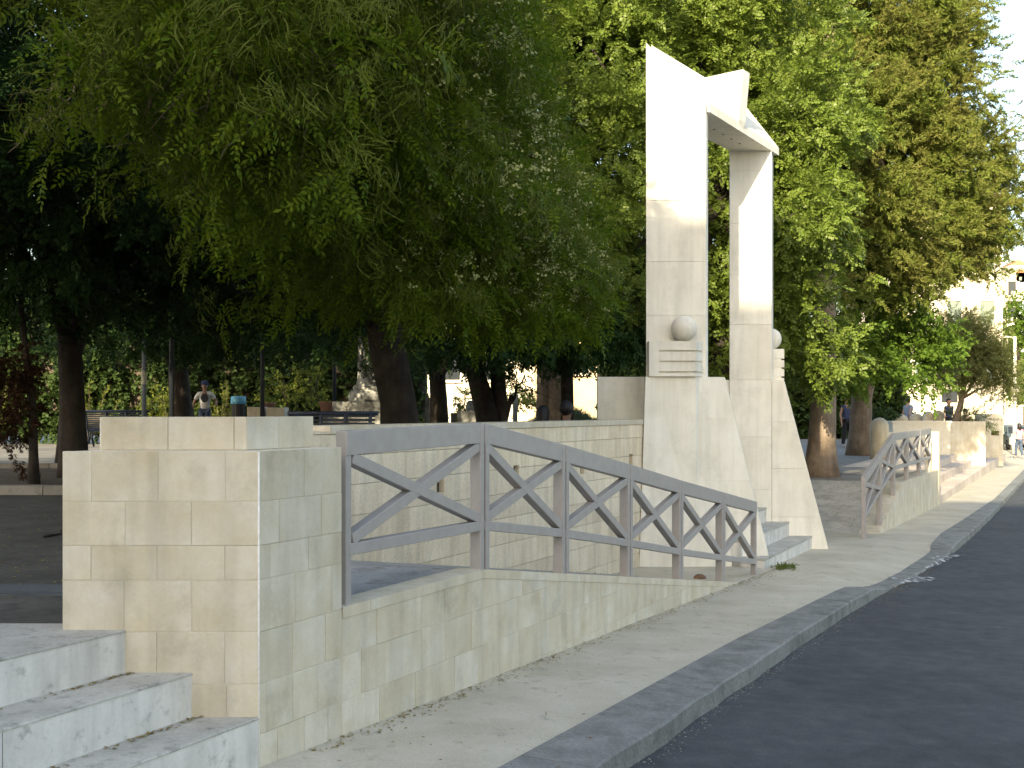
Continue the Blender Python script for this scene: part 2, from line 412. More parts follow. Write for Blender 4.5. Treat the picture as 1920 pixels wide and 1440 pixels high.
# dark stone band, soil bed and pale edging on the left side of the plaza
o = MB().prism([(-6.5, 5.3, .007), (-1.7, 5.30, .007), (-1.7, 5.62, .007), (-6.5, 5.62, .007)], (0, 0, -.02)).build('paving_band', 'dark_band'); tag(o, kind='structure')
o = MB().prism([(-6.2, 4.55, .0105), (-5.9, 4.55, .0105), (-1.75, 5.5, .0105), (-1.75, 5.75, .0105)], (0, 0, -.02)).build('paving_band', 'dark_band'); tag(o, kind='structure')
sb = MB().prism([(-30, 11.9, .03), (-4.2, 11.9, .03), (-3.6, 16.5, .03), (-30, 16.5, .03)], (0, 0, -.2)).build('soil_bed', 'soil'); tag(sb, kind='structure')
for (y, x1) in ((11.72, -4.0), (16.6, -3.4)):
    k = -26.0
    o = empty('bed_edging', (-10, y, 0), kind='structure')
    while k < x1:
        MB().box((k + .5, y, .04), (.99, .14, .12)).build('edging_stone', 'plaza_mat', o); k += 1.0

# ------------------------------------------------------------------ corner pier with its low upper block
ZT = .734
PL = Vector((-1.845, 4.486, 0)); PR = Vector((P0[0], P0[1], 0)); DV = Vector((D[0], D[1], 0)); NV = Vector((N[0], N[1], 0)); XV = Vector((1, 0, 0))
pier = empty('stone_pier', (-1.4, 4.9, 0), 'cream stone block pier with a low upper block at the corner of the white steps', 'pier')
ins = .0034
mb = MB(); a = PL + Vector((0, ins, 0)); b = PR + Vector((-ins, ins, 0)); c = PR + DV * .574 - NV * ins; d_ = PL + DV * .574
mb.prism([(p.x, p.y, -.75) for p in (a, b, c, d_)], (0, 0, ZT - .002 + .75)).build('core', 'mortar', pier)
rows = [ZT, .527, .346, .204, -.009, -.223, -.43, -.72]
def sx(px): return (px - 960) / F * 4.486 - PL.x
jf = [[sx(172), sx(297), sx(423)], [sx(235), sx(359)], [sx(171), sx(295), sx(422)], [sx(233), sx(359)], [sx(172), sx(294), sx(422)], [sx(235), sx(425)], [sx(359)]]
facing(pier, PL, (1, 0), [[(0, -.72), (.806, -.72), (.806, ZT), (0, ZT)]], rows, joints=jf)
jr = [[.30], [.13, .42], [.07, .33], [.24, .5], [.22, .45], [.05, .22, .39], [.12, .3, .47]]
facing(pier, PR, D, [[(0, -.72), (.574, -.72), (.574, ZT), (0, ZT)]], rows, joints=jr)
for c_, z0_, z1_ in ((PR, -.72, ZT), ):
    MB().tube([(c_.x, c_.y + .0012, z0_), (c_.x, c_.y + .0012, z1_ - .003)], [.0042, .0042], 6).build('corner_highlight', 'lime', pier)  # pale lime line; the light caught by the corner edge is in its colour
ub = [Vector((-1.741, 4.596, 0)), Vector((-1.115, 4.596, 0))]
ubc = ub[1] + DV * .457; ubd = ub[0] + DV * .457
MB().prism([(p.x, p.y, ZT - .004) for p in (ub[0] + Vector((.006, .006, 0)), ub[1] + Vector((-.006, .006, 0)), ubc - NV * .006, ubd)], (0, 0, .142)).build('core', 'mortar', pier)
ZU = ZT + .141
facing(pier, ub[0], (1, 0), [[(0, ZT), (.626, ZT), (.626, ZU), (0, ZU)]], [ZU, ZT], joints=[[.013, .295, .573]])
facing(pier, ub[1], D, [[(0, ZT), (.457, ZT), (.457, ZU), (0, ZU)]], [ZU, ZT], joints=[[.21]])

# ------------------------------------------------------------------ white steps at the left
steps = empty('marble_steps', W(-2, -.3, -.5), 'worn white marble steps rising beside the stone pier', 'steps')
for i, (n0, n1, z1, z0) in enumerate(((-1.2, -.49, .0, -.176), (-.49 - .05, -.245, -.176, -.358), (-.245 - .05, .0, -.358, -.75))):
    t = .16 if i < 2 else -.002
    while t > -7:
        ln = (1.62, 1.18, 1.55)[(i + int(-t)) % 3]
        e = t - ln + .004
        mb = MB()
        mb.prism([W(t, n0, z0 - .1), W(t, n1, z0 - .1), W(t, n1, z1 - .009), W(t, n0, z1 - .009)], DV * -(ln - .004))
        st = mb.build('riser', 'marble', steps)
        cap = MB().prism([W(t, n0, z1 - .009), W(t, n1 + .003, z1 - .009), W(t, n1 + .003, z1 - .003), W(t, n1 - .002, z1 + .001), W(t, n0, z1 + .001)], DV * -(ln - .004)).build('tread', 'tread', st)
        t -= ln

# ------------------------------------------------------------------ ramp with its outer wall, floor and railing
RT0, RSL = 1.92, .1535
def zr(t): return 0.0 if t < RT0 else -(t - RT0) * RSL
ramp_o = empty('access_ramp', W(3.5, -.6, -.5), 'stone faced access ramp dropping from the pier to the pavement', 'ramp')
Z1 = -.055
TE = 7.35
core = [W(.57, -.0034, -1.0), W(TE, -.0034, -1.0), W(TE, -.0034, zr(TE) - .05), W(RT0, -.0034, -.05), W(.57, -.0034, -.05)]
MB().prism(core, NV * -.28).build('core', 'mortar', ramp_o)
rows = [-.05, -.223, -.43, -.645, -.86, -1.05]
facing(ramp_o, P0, D, [[(.576, -1.05), (1.92, -1.05), (1.92, -.05), (.576, -.05)], [(1.92, -1.05), (TE, -1.05), (TE, zr(TE) - .05), (1.92, -.05)]], rows, lens=(.30, .26, .34, .22, .37), jitter=.02, mat='block')
for i, (a, b) in enumerate(((.578, .80), (.80, RT0), (RT0, 3.3), (3.3, 4.7), (4.7, 6.1), (6.1, TE))):
    MB().prism([W(a + .002, .004, zr(a) - .05), W(b - .002, .004, zr(b) - .05), W(b - .002, .004, zr(b)), W(a + .002, .004, zr(a))], NV * -.16).build('coping', 'block', ramp_o)
fl = MB()
V = []; ts = [.4] + list(np.linspace(RT0, 8.6, 16))
for i in range(len(ts) - 1):
    a, b = ts[i], ts[i + 1]
    fl.prism([W(a, -.157, zr(a) - .012), W(a, -1.36, zr(a) - .012), W(b, -1.36, zr(b) - .012), W(b, -.157, zr(b) - .012)], (0, 0, -.1))
fl.build('ramp_deck', 'ramp_floor', ramp_o)

def railing(name, label, line, tops, bots, feet, group):
    """line: list of ground points of the posts; heights per post; returns the thing"""
    o = empty(name, Vector((line[0].x, line[0].y, feet[0])), label, 'railing', group)
    n = len(line)
    for i, p in enumerate(line):
        d = (line[min(i + 1, n - 1)] - line[max(i - 1, 0)]); d.z = 0; d.normalize()
        side = Vector((d.y, -d.x, 0))
        mb = MB()
        zs = feet[i] - .03; ze = tops[i] - .012
        two = (0 < i < n - 1)
        offs = (-.032, .032) if two else (0,)
        for k in offs:
            c = p + d * k
            mb.box((c.x, c.y, (zs + ze) / 2), (.044, .056 if not two else .070, ze - zs), ax=(d, side, Vector((0, 0, 1))))
        po = mb.build('post', 'rail_paint', o); soften(po, .003, 1)
        if two:
            MB().box((p.x, p.y, (zs + ze) / 2 - .01), (.022, .03, ze - zs - .02), ax=(d, side, Vector((0, 0, 1)))).build('web', 'rail_shadow_gap', po)
    for i in range(n - 1):
        a, b = line[i], line[i + 1]; d = (b - a); d.z = 0; L = d.length; d.normalize(); side = Vector((d.y, -d.x, 0))
        def P(s, z): return Vector((a.x, a.y, 0)) + d * s + Vector((0, 0, z))
        e = .0 if i == 0 else .004; e2 = L - (.004 if i < n - 2 else 0)
        A, B = tops[i], tops[i + 1]
        def lerp(p, q, s): return p + (q - p) * s / L
        hh = .115
        r = MB().prism([P(e - .02 * (i == 0), lerp(A, B, e)), P(e2 + .02 * (i == n - 2), lerp(A, B, e2)), P(e2 + .02 * (i == n - 2), lerp(A, B, e2) - hh), P(e - .02 * (i == 0), lerp(A, B, e) - hh)], side * -.064)
        for k, v in enumerate(r.v): r.v[k] = tuple(Vector(v) + side * .032)
        soften(r.build('top_rail', 'rail_paint', o), .003, 1)
        a0, b0 = bots[i], bots[i + 1]; hb = .056
        r = MB().prism([P(e, lerp(a0, b0, e) + hb / 2), P(e2, lerp(a0, b0, e2) + hb / 2), P(e2, lerp(a0, b0, e2) - hb / 2), P(e, lerp(a0, b0, e) - hb / 2)], side * -.062)
        for k, v in enumerate(r.v): r.v[k] = tuple(Vector(v) + side * .031)
        soften(r.build('bottom_rail', 'rail_paint', o), .003, 1)
        s0, s1 = .035, L - .035
        for w, (p1, p2) in ((.060, (P(s0, lerp(A, B, s0) - hh - .012), P(s1, lerp(a0, b0, s1) + .04))), (.057, (P(s0, lerp(a0, b0, s0) + .045), P(s1, lerp(A, B, s1) - hh - .012)))):
            soften(MB().bar(p1, p2, w, .056).build('brace', 'rail_paint', o), .003, 1)
    return o
pt = [.66, 1.98, 3.11, 4.31, 5.54, 6.84, 8.09]
railing('ramp_railing', 'mauve grey metal railing with crossed braces along the near ramp', [W(t, -.05) for t in pt],
        [.806, .83, .672, .492, .300, .110, -.077], [.253, .243, .085, -.110, -.318, -.525, -.717], [0, -.008, zr(3.11), zr(4.31), zr(5.54), zr(6.84), -.88], 'cross braced ramp railings')
# broken brick and weeds by the foot of the railing
b_ = at(1312, 1086, 11.3)
mb = MB(); mb.lathe((b_.x, b_.y, b_.z - .01), [(.045, 0), (.07, .015), (.06, .04), (.03, .06), (.01, .062)], 7, False)
tag(mb.build('brick_lump', 'brick_red'), 'small rust brown lump of brick lying behind the railing foot', 'brick')

# ------------------------------------------------------------------ parapet wall between ramp and plaza
par = empty('parapet_wall', W(4, -1.5, 0), 'long beige stone parapet wall behind the ramp railing', 'wall')
PN = -1.35; PE = 8.25; ZC = .745
MB().prism([W(1.25, PN - .045, -1.05), W(PE, PN - .045, -1.05), W(PE, PN - .045, ZC), W(1.25, PN - .045, ZC)], NV * -.22).build('core', 'soil', par)
rows = [ZC, .60, .40, .19, -.02, -.24, -.46, -.70, -1.05]
holes = []
for px, zz, h in ((826, .42, .15), (968, .42, .15), (1092, .42, .15), (1183, .42, .15)):
    k = (px - 960) / F; ax = P0 + N * PN; t_ = (k * ax[1] - ax[0]) / (D[0] - k * D[1])
    holes.append((t_ - .055, t_ + .055, zz - h, zz))
facing(par, P0 + N * PN, D, [[(1.25, -1.05), (PE, -1.05), (PE, ZC), (1.25, ZC)]], rows, mat='inner_block', thick=.05, gap=.003, lens=(.62, .55, .7, .48), jitter=.05, holes=holes)
a = 2.3
MB().prism([W(1.25, PN + .004, ZC + .002), W(2.3, PN + .004, ZC + .002), W(2.3, PN + .004, ZC + .02), W(1.25, PN + .004, ZC + .02)], NV * -.30).build('coping', 'inner_block', par)
while a < PE - .1:
    b = min(PE, a + rnd.choice((1.0, 1.25)))
    MB().prism([W(a, PN + .012, ZC + .002), W(b - .004, PN + .012, ZC + .002), W(b - .004, PN + .012, .80), W(a, PN + .012, .80)], NV * -.32).build('coping', 'block', par)
    a = b

# ------------------------------------------------------------------ the stone gate
gate = empty('stone_gate', (2.6, 13.6, -.9), 'tall white stone gate with slanted top, two pylons and a folded lintel', 'gate')
def GX(px, Y): return (px - 960) / F * Y
YN, YF, TP = 12.6, 14.6, .25
g_n = [GX(1211.5, YN), GX(1324, YN)]; g_f = [GX(1368, YF), GX(1447, YF)]
SOF, ZLO, ZHI = 4.37, 4.465, 5.14
def pylon(y0, xa, xb, sh, name_y):
    """slab with a slanted head; two big facing panels per course"""
    pts = [Vector((xa, y0, .2)), Vector((xb, y0, .2)), Vector((xb, y0, ZLO)), Vector((xa, y0, ZHI))]
    m = MB(); bk = [p + Vector((sh, TP, 0)) for p in pts]
    m.add(pts + bk, [(0, 1, 2, 3), (7, 6, 5, 4), (0, 4, 5, 1), (1, 5, 6, 2), (2, 6, 7, 3), (3, 7, 4, 0)])
    return m
p1 = pylon(YN + .012, g_n[0] + .004, g_n[1] - .004, .072, 0).build('pylon', 'gate_stone', gate)
p2 = pylon(YF + .012, g_f[0] + .004, g_f[1] - .004, .085, 0).build('pylon', 'gate_stone', gate)
rows = [5.2, 4.05, 3.32, 2.62, 2.0, 1.25]
facing(p1, (g_n[0], YN), (1, 0), [[(0, 1.2), (g_n[1] - g_n[0], 1.2), (g_n[1] - g_n[0], ZLO), (0, ZHI)]], rows, mat='gate_stone', name='panel', thick=.02, gap=.0022, lens=(5,))
wf = g_f[1] - g_f[0]
facing(p2, (g_f[0], YF), (1, 0), [[(0, -1.0), (wf, -1.0), (wf, SOF), (0, SOF)]], [5.2, 4.1, 3.4, 2.72, 2.05, 1.31, .55, -.15, -.95], mat='gate_stone', name='panel', thick=.02, gap=.0022, lens=(5,))
# lintel: slanted roof prism from ridge (back) to street edge
def lint(y, k):
    xa = g_n[0] + (g_f[0] - g_n[0]) * (y - YN) / (YF - YN); xb = g_n[1] + (g_f[1] - g_n[1]) * (y - YN) / (YF - YN)
    return Vector((xa, y, 0)), Vector((xb, y, 0))
m = MB(); vs = []
for y in (YN + TP * .4, YF + TP + .01):
    a, b = lint(y, 0); vs += [a + Vector((.01, 0, SOF)), b + Vector((0, 0, SOF)), b + Vector((0, 0, ZLO + .004)), a + Vector((.01, 0, ZHI + .004))]
m.add(vs, [(0, 1, 2, 3), (7, 6, 5, 4), (0, 4, 5, 1), (1, 5, 6, 2), (2, 6, 7, 3), (3, 7, 4, 0)])
lo = m.build('lintel', 'gate_stone', gate)
# small fixings in the soffit
for k in range(6):
    a, b = lint(13.0 + k * .24, 0); c = a.lerp(b, .55)
    MB().lathe((c.x, c.y, SOF - .006), [(.014, 0), (.014, .01)], 8).build('drain_hole', 'iron', lo)
# upright blade standing across the middle of the lintel
yk = 13.5
blade = [Vector((2.10, yk, 4.42)), Vector((2.775, yk, 4.42)), Vector((GX(1385.5, yk), yk, 4.50)), Vector((GX(1393.5, yk), yk, EYE + 640 / F * yk)), Vector((2.10, yk, EYE + 615 / F * yk))]
MB().prism(blade, Vector((.115, .16, 0))).build('blade', 'gate_stone', gate)
# near base: leaning face, inverted wedge under the bracket
def YB(px, z): return 12.45 + .00116 * (px - 1232) + .051 * (z - 1.28)
def bp(px, z): Y = YB(px, z); return Vector((GX(px, Y), Y, z))
ZB = 1.287
near_front = [bp(1198, -1.02), bp(1451, -1.02), bp(1358, ZB), bp(1210.5, ZB)]
back = [Vector((p.x + .11, 13.1, p.z)) for i, p in enumerate(near_front)]
m = MB(); m.add(near_front + back, [(0, 1, 2, 3), (7, 6, 5, 4), (0, 4, 5, 1), (1, 5, 6, 2), (2, 6, 7, 3), (3, 7, 4, 0)])
nb = m.build('base', 'gate_stone', gate)
def tilt_panels(parent, xs, zs, lift=.004):
    # facing panels on the leaning face
    for (za, zb) in zip(zs, zs[1:]):
        def lx(z): return 1198 + (1210.5 - 1198) * (z + 1.02) / (ZB + 1.02)
        def rx(z): return 1451 + (1358 - 1451) * (z + 1.02) / (ZB + 1.02)
        g = .0015
        p = [bp(lx(za + g), za + g), bp(rx(za + g), za + g), bp(rx(zb - g), zb - g), bp(lx(zb - g), zb - g)]
        MB().prism([q + Vector((0, -lift, 0)) for q in p], (0, .02, 0)).build('panel', 'gate_stone', parent)
tilt_panels(nb, None, [-1.0, -.42, .10, .82, ZB])
YS = 12.44
wx = [GX(1228, YS), GX(1304, YS)]; w2 = GX(1319, 12.6)
sh = [(wx[0], YS), (wx[1], YS), (w2, 12.62), (wx[0], 12.62)]
MB().prism([(x, y, -.3) for x, y in sh], (0, 0, ZB + .3 + .002)).build('shaft', 'gate_stone', nb)
# bracket with three grooves, and the ball
def bracket(pts_out, pts_in, ztop, z0, parent):
    bz = [z0, z0 + .045, z0 + .165, z0 + .285, ztop]
    gp_ = .024
    m = MB().prism([(x, y, z0) for x, y in pts_in], (0, 0, ztop - z0 - .02)).build('bracket', 'gate_stone', parent)
    for i in range(4):
        za = bz[i] + (gp_ / 2 if i else 0); zb = bz[i + 1] - (gp_ / 2 if i < 3 else 0)
        MB().prism([(x, y, za) for x, y in pts_out], (0, 0, zb - za)).build('slab', 'gate_stone', m)
    return m
yb = 12.40
o1 = [(GX(1236, yb), yb), (GX(1305, yb), yb), (GX(1320, 12.6), 12.62), (GX(1236, yb), 12.62)]
i1 = [(GX(1236.3, yb), yb + .03), (GX(1301, yb + .03), yb + .03), (GX(1316, 12.6), 12.615), (GX(1236.3, yb), 12.615)]
bk1 = bracket(o1, i1, 1.69, ZB + .003, gate)
MB().box(((GX(1217, yb) + GX(1235.8, yb)) / 2, yb + .1, (1.69 + ZB) / 2 + .0005), (GX(1235.8, yb) - GX(1217, yb), .2, 1.69 - ZB - .004)).build('cheek', 'gate_stone', bk1)
def ball(c, r, parent):
    m = MB(); prof = [(r * math.sin(math.pi * i / 24), -r * math.cos(math.pi * i / 24)) for i in range(25)]
    prof[0] = (.0005, -r); prof[-1] = (.0005, r)
    m.lathe(c, prof, 40); return m.build('stone_ball', 'gate_stone', parent)
ball((GX(1283, 12.46), 12.47, 1.69 + .146), .147, gate)
# far base and its bracket on the outer side
ff = [Vector((g_f[0] - .02, YF - .02, -1.05)), Vector((GX(1557, YF), YF + .03, -1.05)), Vector((GX(1470, YF), YF + .03, 1.31)), Vector((g_f[0] - .02, YF - .02, 1.31))]
ff = [Vector((g_f[1] + .003, YF, -1.05)), Vector((GX(1557, YF), YF, -1.05)), Vector((GX(1470, YF), YF, 1.31)), Vector((g_f[1] + .003, YF, 1.31))]
fb = MB().prism([p + Vector((0, .02, 0)) for p in ff], Vector((.2, .75, 0))).build('base', 'gate_stone', gate)
MB().prism([(g_f[0] - .05, YF + .03, -1.05), (g_f[1], YF + .03, -1.05), (g_f[1], YF + .03, 1.31), (g_f[0] - .05, YF + .03, 1.31)], Vector((.2, .75, 0))).build('base', 'gate_stone', gate)
h2 = [(p.x - g_f[1], p.z) for p in ff]
facing(fb, (g_f[1], YF), (1, 0), [h2], [1.31, .75, .13, -.52, -1.05], mat='gate_stone', name='panel', thick=.02, gap=.0022, lens=(5,))
o2 = [(3.12, 14.86), (3.70, 14.86), (3.72, 15.18), (3.12, 15.18)]; i2 = [(3.15, 14.87), (3.665, 14.87), (3.685, 15.15), (3.15, 15.15)]
bracket(o2, i2, 1.74, 1.312, gate)
ball((3.56, 15.05, 1.74 + .146), .147, gate)
wing = empty('gate_wing_wall', (1.25, 13.1, 0), 'short square stone wall beside the gate on the plaza side', 'wall')
MB().prism([(GX(1121, 12.9), 12.9, -.1), (GX(1209, 12.9), 12.9, -.1), (GX(1209, 12.9), 12.9, 1.295), (GX(1121, 12.9), 12.9, 1.295)], (.2, .34, 0)).build('core', 'gate_stone', wing)
facing(wing, (GX(1120, 12.9), 12.885), (1, 0), [[(0, -.1), (.56, -.1), (.56, 1.30), (0, 1.30)]], [1.30, .55, -.1], mat='gate_stone', name='panel', thick=.014, gap=.003, lens=(.7,))
gs = empty('gate_steps', W(10.4, -.5, -.9), 'grey marble steps leading up between the two gate pylons', 'steps')
for i in range(5):
    z1 = -.77 + .19 * i; n1 = -.10 - .27 * i
    m = MB().prism([W(8.75, n1, z1 - .3), W(12.0, n1, z1 - .3), W(12.0, n1, z1 - .028), W(8.75, n1, z1 - .028)], NV * -1.6).build('riser', 'marble', gs)
    MB().prism([W(8.75, n1 + .006, z1 - .028), W(12.0, n1 + .006, z1 - .028), W(12.0, n1 + .006, z1), W(8.75, n1 + .006, z1)], NV * -(1.6 - .27 * i)).build('tread', 'tread', m)

# ------------------------------------------------------------------ second ramp beyond the gate
WA = np.array([5.53, 16.56]); WB = np.array([8.77, 22.48]); WD = (WB - WA) / np.linalg.norm(WB - WA); WL = float(np.linalg.norm(WB - WA)); WN = np.array([WD[1], -WD[0]])
def W2(s, n, z): p = WA + WD * s + WN * n; return Vector((p[0], p[1], z))
ramp2 = empty('access_ramp', W2(2, -.5, -1.0), 'paved ramp rising to the plaza beside the tree beyond the gate', 'ramp')
KS = 2.25
def z2(s): return float(np.interp(s, [0, KS], [-1.03, -.32]))
sw = [W2(0, 0, -1.3), W2(WL, 0, -1.3), W2(WL, 0, -.32), W2(KS, 0, -.32), W2(0, 0, -1.03)]
MB().prism(sw, Vector((-WN[0], -WN[1], 0)) * .30).build('side_wall', 'block', ramp2)
for i in range(12):
    s0, s1 = -.35 + i * .22, -.35 + (i + 1) * .22 - .008
    MB().prism([W2(s0, -.30, z2(s0) - .002), W2(s1, -.30, z2(s1) - .002), W2(s1, -1.75, z2(s1) - .002), W2(s0, -1.75, z2(s0) - .002)], (0, 0, -.08)).build('deck_slab', 'tread', ramp2)
MB().prism([W2(2.28, -.31, -.33), W2(WL, -.31, -.33), W2(WL, -1.9, -.33), W2(2.28, -1.9, -.33)], (0, 0, -.5)).build('landing', 'plaza_mat', ramp2)
MB().box(W2(WL + .08, -.12, -.33), (.16, .26, 1.6), rz=math.atan2(WD[1], WD[0])).build('end_post', 'block', ramp2)
r2 = []
for px in (1627, 1656, 1681, 1706, 1729, 1749):
    k = (px - 960) / F; s = (k * (WA[1]) - WA[0]) / (WD[0] - k * WD[1]); r2.append(W2(s, -.06, 0)); 
ss = [(Vector((p.x, p.y, 0)) - W2(0, -.06, 0)).length * (1 if (p - W2(0, -.06, 0)).dot(Vector((WD[0], WD[1], 0))) > 0 else -1) for p in r2]
tp = [-.06, .24, .52, .53, .54, .55]
railing('ramp_railing', 'small mauve grey cross braced railing beyond the gate beside the sunlit steps', r2, tp, [a - .58 for a in tp], [z2(s) for s in ss], 'cross braced ramp railings')

# ------------------------------------------------------------------ long sunlit steps beyond
ls = empty('long_steps', W(32, -.3, -1.1), 'long flight of warm reddish stone steps in sunlight at the far pavement', 'steps')
for i in range(4):
    tt = 20.9
    n1 = .55 - .42 * i; z1 = -.90 + .195 * i
    while tt < 47:
        b = tt + rnd.choice((1.1, 1.5, 1.9))
        MB().prism([W(tt, n1, z1 - .6), W(b - .008, n1, z1 - .6), W(b - .008, n1, z1), W(tt, n1, z1)], NV * -(1.7 - .42 * i + .3)).build('step', 'warm_step', ls)
        tt = b

# ------------------------------------------------------------------ the apartment block down the street that shades the near half
def window(parent, c, w, h, ax, nrm, sill=True, mat='glass_dark'):
    """frame standing out of the wall, recessed looking pane and a sill"""
    c = Vector(c); ax = Vector(ax); nrm = Vector(nrm); up = Vector((0, 0, 1))
    f = MB()
    for s in (-1, 1):
        f.box(c + ax * (s * (w / 2)) + nrm * .03, (.08, .10, h + .08), ax=(ax, nrm, up))
        f.box(c + up * (s * (h / 2)) + nrm * .03, (w - .08, .10, .08), ax=(ax, nrm, up))
    fo = f.build('window', 'pale_pole', parent)
    MB().box(c + nrm * .008, (w - .08, .012, h - .08), ax=(ax, nrm, up)).build('pane', mat, fo)
    if sill: MB().box(c - up * (h / 2 + .08) + nrm * .08, (w + .2, .22, .07), ax=(ax, nrm, up)).build('sill', 'limewash', fo)
    return fo
sb_ = empty('apartment_block', (-22, -36, -1.4), 'cream apartment block closing the street behind the viewer', 'building')
ZROOF = 8.1 + .39 * 30 - .3
MB().box((-24, -36, (ZROOF - 1.5) / 2), (58, 12, ZROOF + 1.5)).build('wall', 'limewash', sb_)
MB().box((-24, -36, ZROOF + .06), (58.6, 12.6, .3)).build('roof', 'roof_tile', sb_)
for i in range(14):
    for j in range(5):
        window(sb_, (-50 + i * 4, -30, 1.6 + j * 3.6), 1.3, 1.7, (1, 0, 0), (0, 1, 0), False)

# ------------------------------------------------------------------ foliage kit
NR = np.random.default_rng(11)
def kite(base, d, side, L, Wd, k=.45):
    return [base, base + d * (L * k) + side * (Wd / 2), base + d * L, base + d * (L * k) - side * (Wd / 2)]
def unit(v): return v / (np.linalg.norm(v) + 1e-9)
def pinnate(L, pairs, ll, lw, droop=.25, ang=60, k=.45, terminal=True):
    """one compound leaf along +x, list of 4-vertex leaflets"""
    out = []
    for i in range(pairs):
        s = .18 + .82 * (i + .5) / pairs
        p = np.array([L * s, 0, -droop * L * s * s])
        for sg in (-1, 1):
            a = math.radians(ang + NR.normal() * 9); d = np.array([math.cos(a), sg * math.sin(a), -.18 + NR.normal() * .18]); d = unit(d)
            nrm = unit(np.array([NR.normal() * .25, sg * .15 + NR.normal() * .25, 1])); side = unit(np.cross(nrm, d))
            f = (1 - .35 * abs(2 * s - 1.1)) * NR.uniform(.85, 1.12)
            out.append(kite(p, d, side, ll * f, lw * f, k))
    if terminal:
        p = np.array([L, 0, -droop * L]); d = unit(np.array([1, 0, -.5])); out.append(kite(p, d, np.array([0, 1., 0]), ll, lw, k))
    return np.array(out)
def rot(axis_x, roll):
    x = unit(np.array(axis_x, float)); up = np.array([0, 0, 1.0])
    y = np.cross(up, x); y = unit(y) if np.linalg.norm(y) > 1e-3 else np.array([0, 1., 0]); z = np.cross(x, y)
    c, s = math.cos(roll), math.sin(roll)
    return np.stack([x, c * y + s * z, -s * y + c * z], 1)
def spray_pinnate(n, tw, **kw):
    """a twig of n compound leaves"""
    Q = []
    for i in range(n):
        s = tw * (i + .5) / n; a = (1 if i % 2 else -1) * math.radians(NR.uniform(25, 65)); el = NR.uniform(-.5, .35)
        m = rot([math.cos(a) * math.cos(el), math.sin(a) * math.cos(el), math.sin(el)], NR.normal() * .5)
        q = pinnate(**kw) @ m.T + np.array([s, 0, -.3 * s * s / tw]); Q.append(q)
    return np.concatenate(Q)
def spray_tuft(n, L, l, w, spread=.9):
    """feathery conifer tuft: short flat blades round a twig"""
    Q = []
    for i in range(n):
        s = L * NR.uniform(.05, 1); d = unit(np.array([.9, NR.normal() * spread, NR.normal() * spread]))
        side = unit(np.cross(d, NR.normal(size=3))); Q.append(kite(np.array([s, 0, -.15 * s]), d, side, l * NR.uniform(.6, 1.2), w, .5))
    return np.array(Q)
def spray_leaf(n, tw, l, w, k=.42, droop=.3):
    """simple leaves round a twig"""
    Q = []
    for i in range(n):
        s = tw * (i + .3) / n; a = NR.uniform(0, 2 * math.pi)
        d = unit(np.array([.6, math.cos(a), math.sin(a) * .7 - droop])); side = unit(np.cross(d, unit(np.array([NR.normal() * .4, NR.normal() * .4, 1]))))
        Q.append(kite(np.array([s, 0, -.2 * s]), d, side, l * NR.uniform(.75, 1.2), w * NR.uniform(.8, 1.15), k))
    return np.array(Q)
def strand_cluster(n, L, w):
    """hanging beaded pods: thin drooping ribbons, each of three pieces"""
    Q = []
    for i in range(n):
        p = np.array([NR.uniform(0, .22), NR.normal() * .05, NR.normal() * .03]); d = unit(np.array([.5, NR.normal() * .5, NR.uniform(-.7, .3)]))
        side = unit(np.cross(d, NR.normal(size=3))) * w / 2; l = L * NR.uniform(.5, 1.2) / 4
        for k in range(4):
            e = p + d * l; ww = side * (1.0 if k % 2 else .65); Q.append([p - side * .7, p + side * .7, e + ww, e - ww]); p = e
            d = unit(d + np.array([-.12, 0, -.55]) + NR.normal(size=3) * .12)
    return np.array(Q)
def blossom(n, r, s):
    Q = []
    for i in range(n):
        p = NR.normal(size=3) * r; d = unit(NR.normal(size=3)); side = unit(np.cross(d, NR.normal(size=3)))
        Q.append(kite(p, d, side, s, s * .9, .5))
    return np.array(Q)
def scatter(temps, pos, dirs, scale, rollsd=.6):
    """copies of the templates at pos, +x turned to dirs"""
    n = len(pos); x = dirs / (np.linalg.norm(dirs, axis=1, keepdims=True) + 1e-9)
    up = np.array([0, 0, 1.0]); y = np.cross(up, x); y /= (np.linalg.norm(y, axis=1, keepdims=True) + 1e-6); z = np.cross(x, y)
    a = NR.normal(size=n) * rollsd; c, s = np.cos(a)[:, None], np.sin(a)[:, None]
    y2, z2_ = c * y + s * z, -s * y + c * z
    M = np.stack([x, y2, z2_], 2) * scale[:, None, None]
    ti = NR.integers(0, len(temps), n); V = []
    for k, tq in enumerate(temps):
        idx = np.where(ti == k)[0]
        if not len(idx): continue
        v = np.einsum('nij,mj->nmi', M[idx], tq.reshape(-1, 3)) + pos[idx][:, None, :]
        V.append(v.reshape(-1, 3))
    V = np.concatenate(V)
    return V, np.arange(len(V)).reshape(-1, 4)
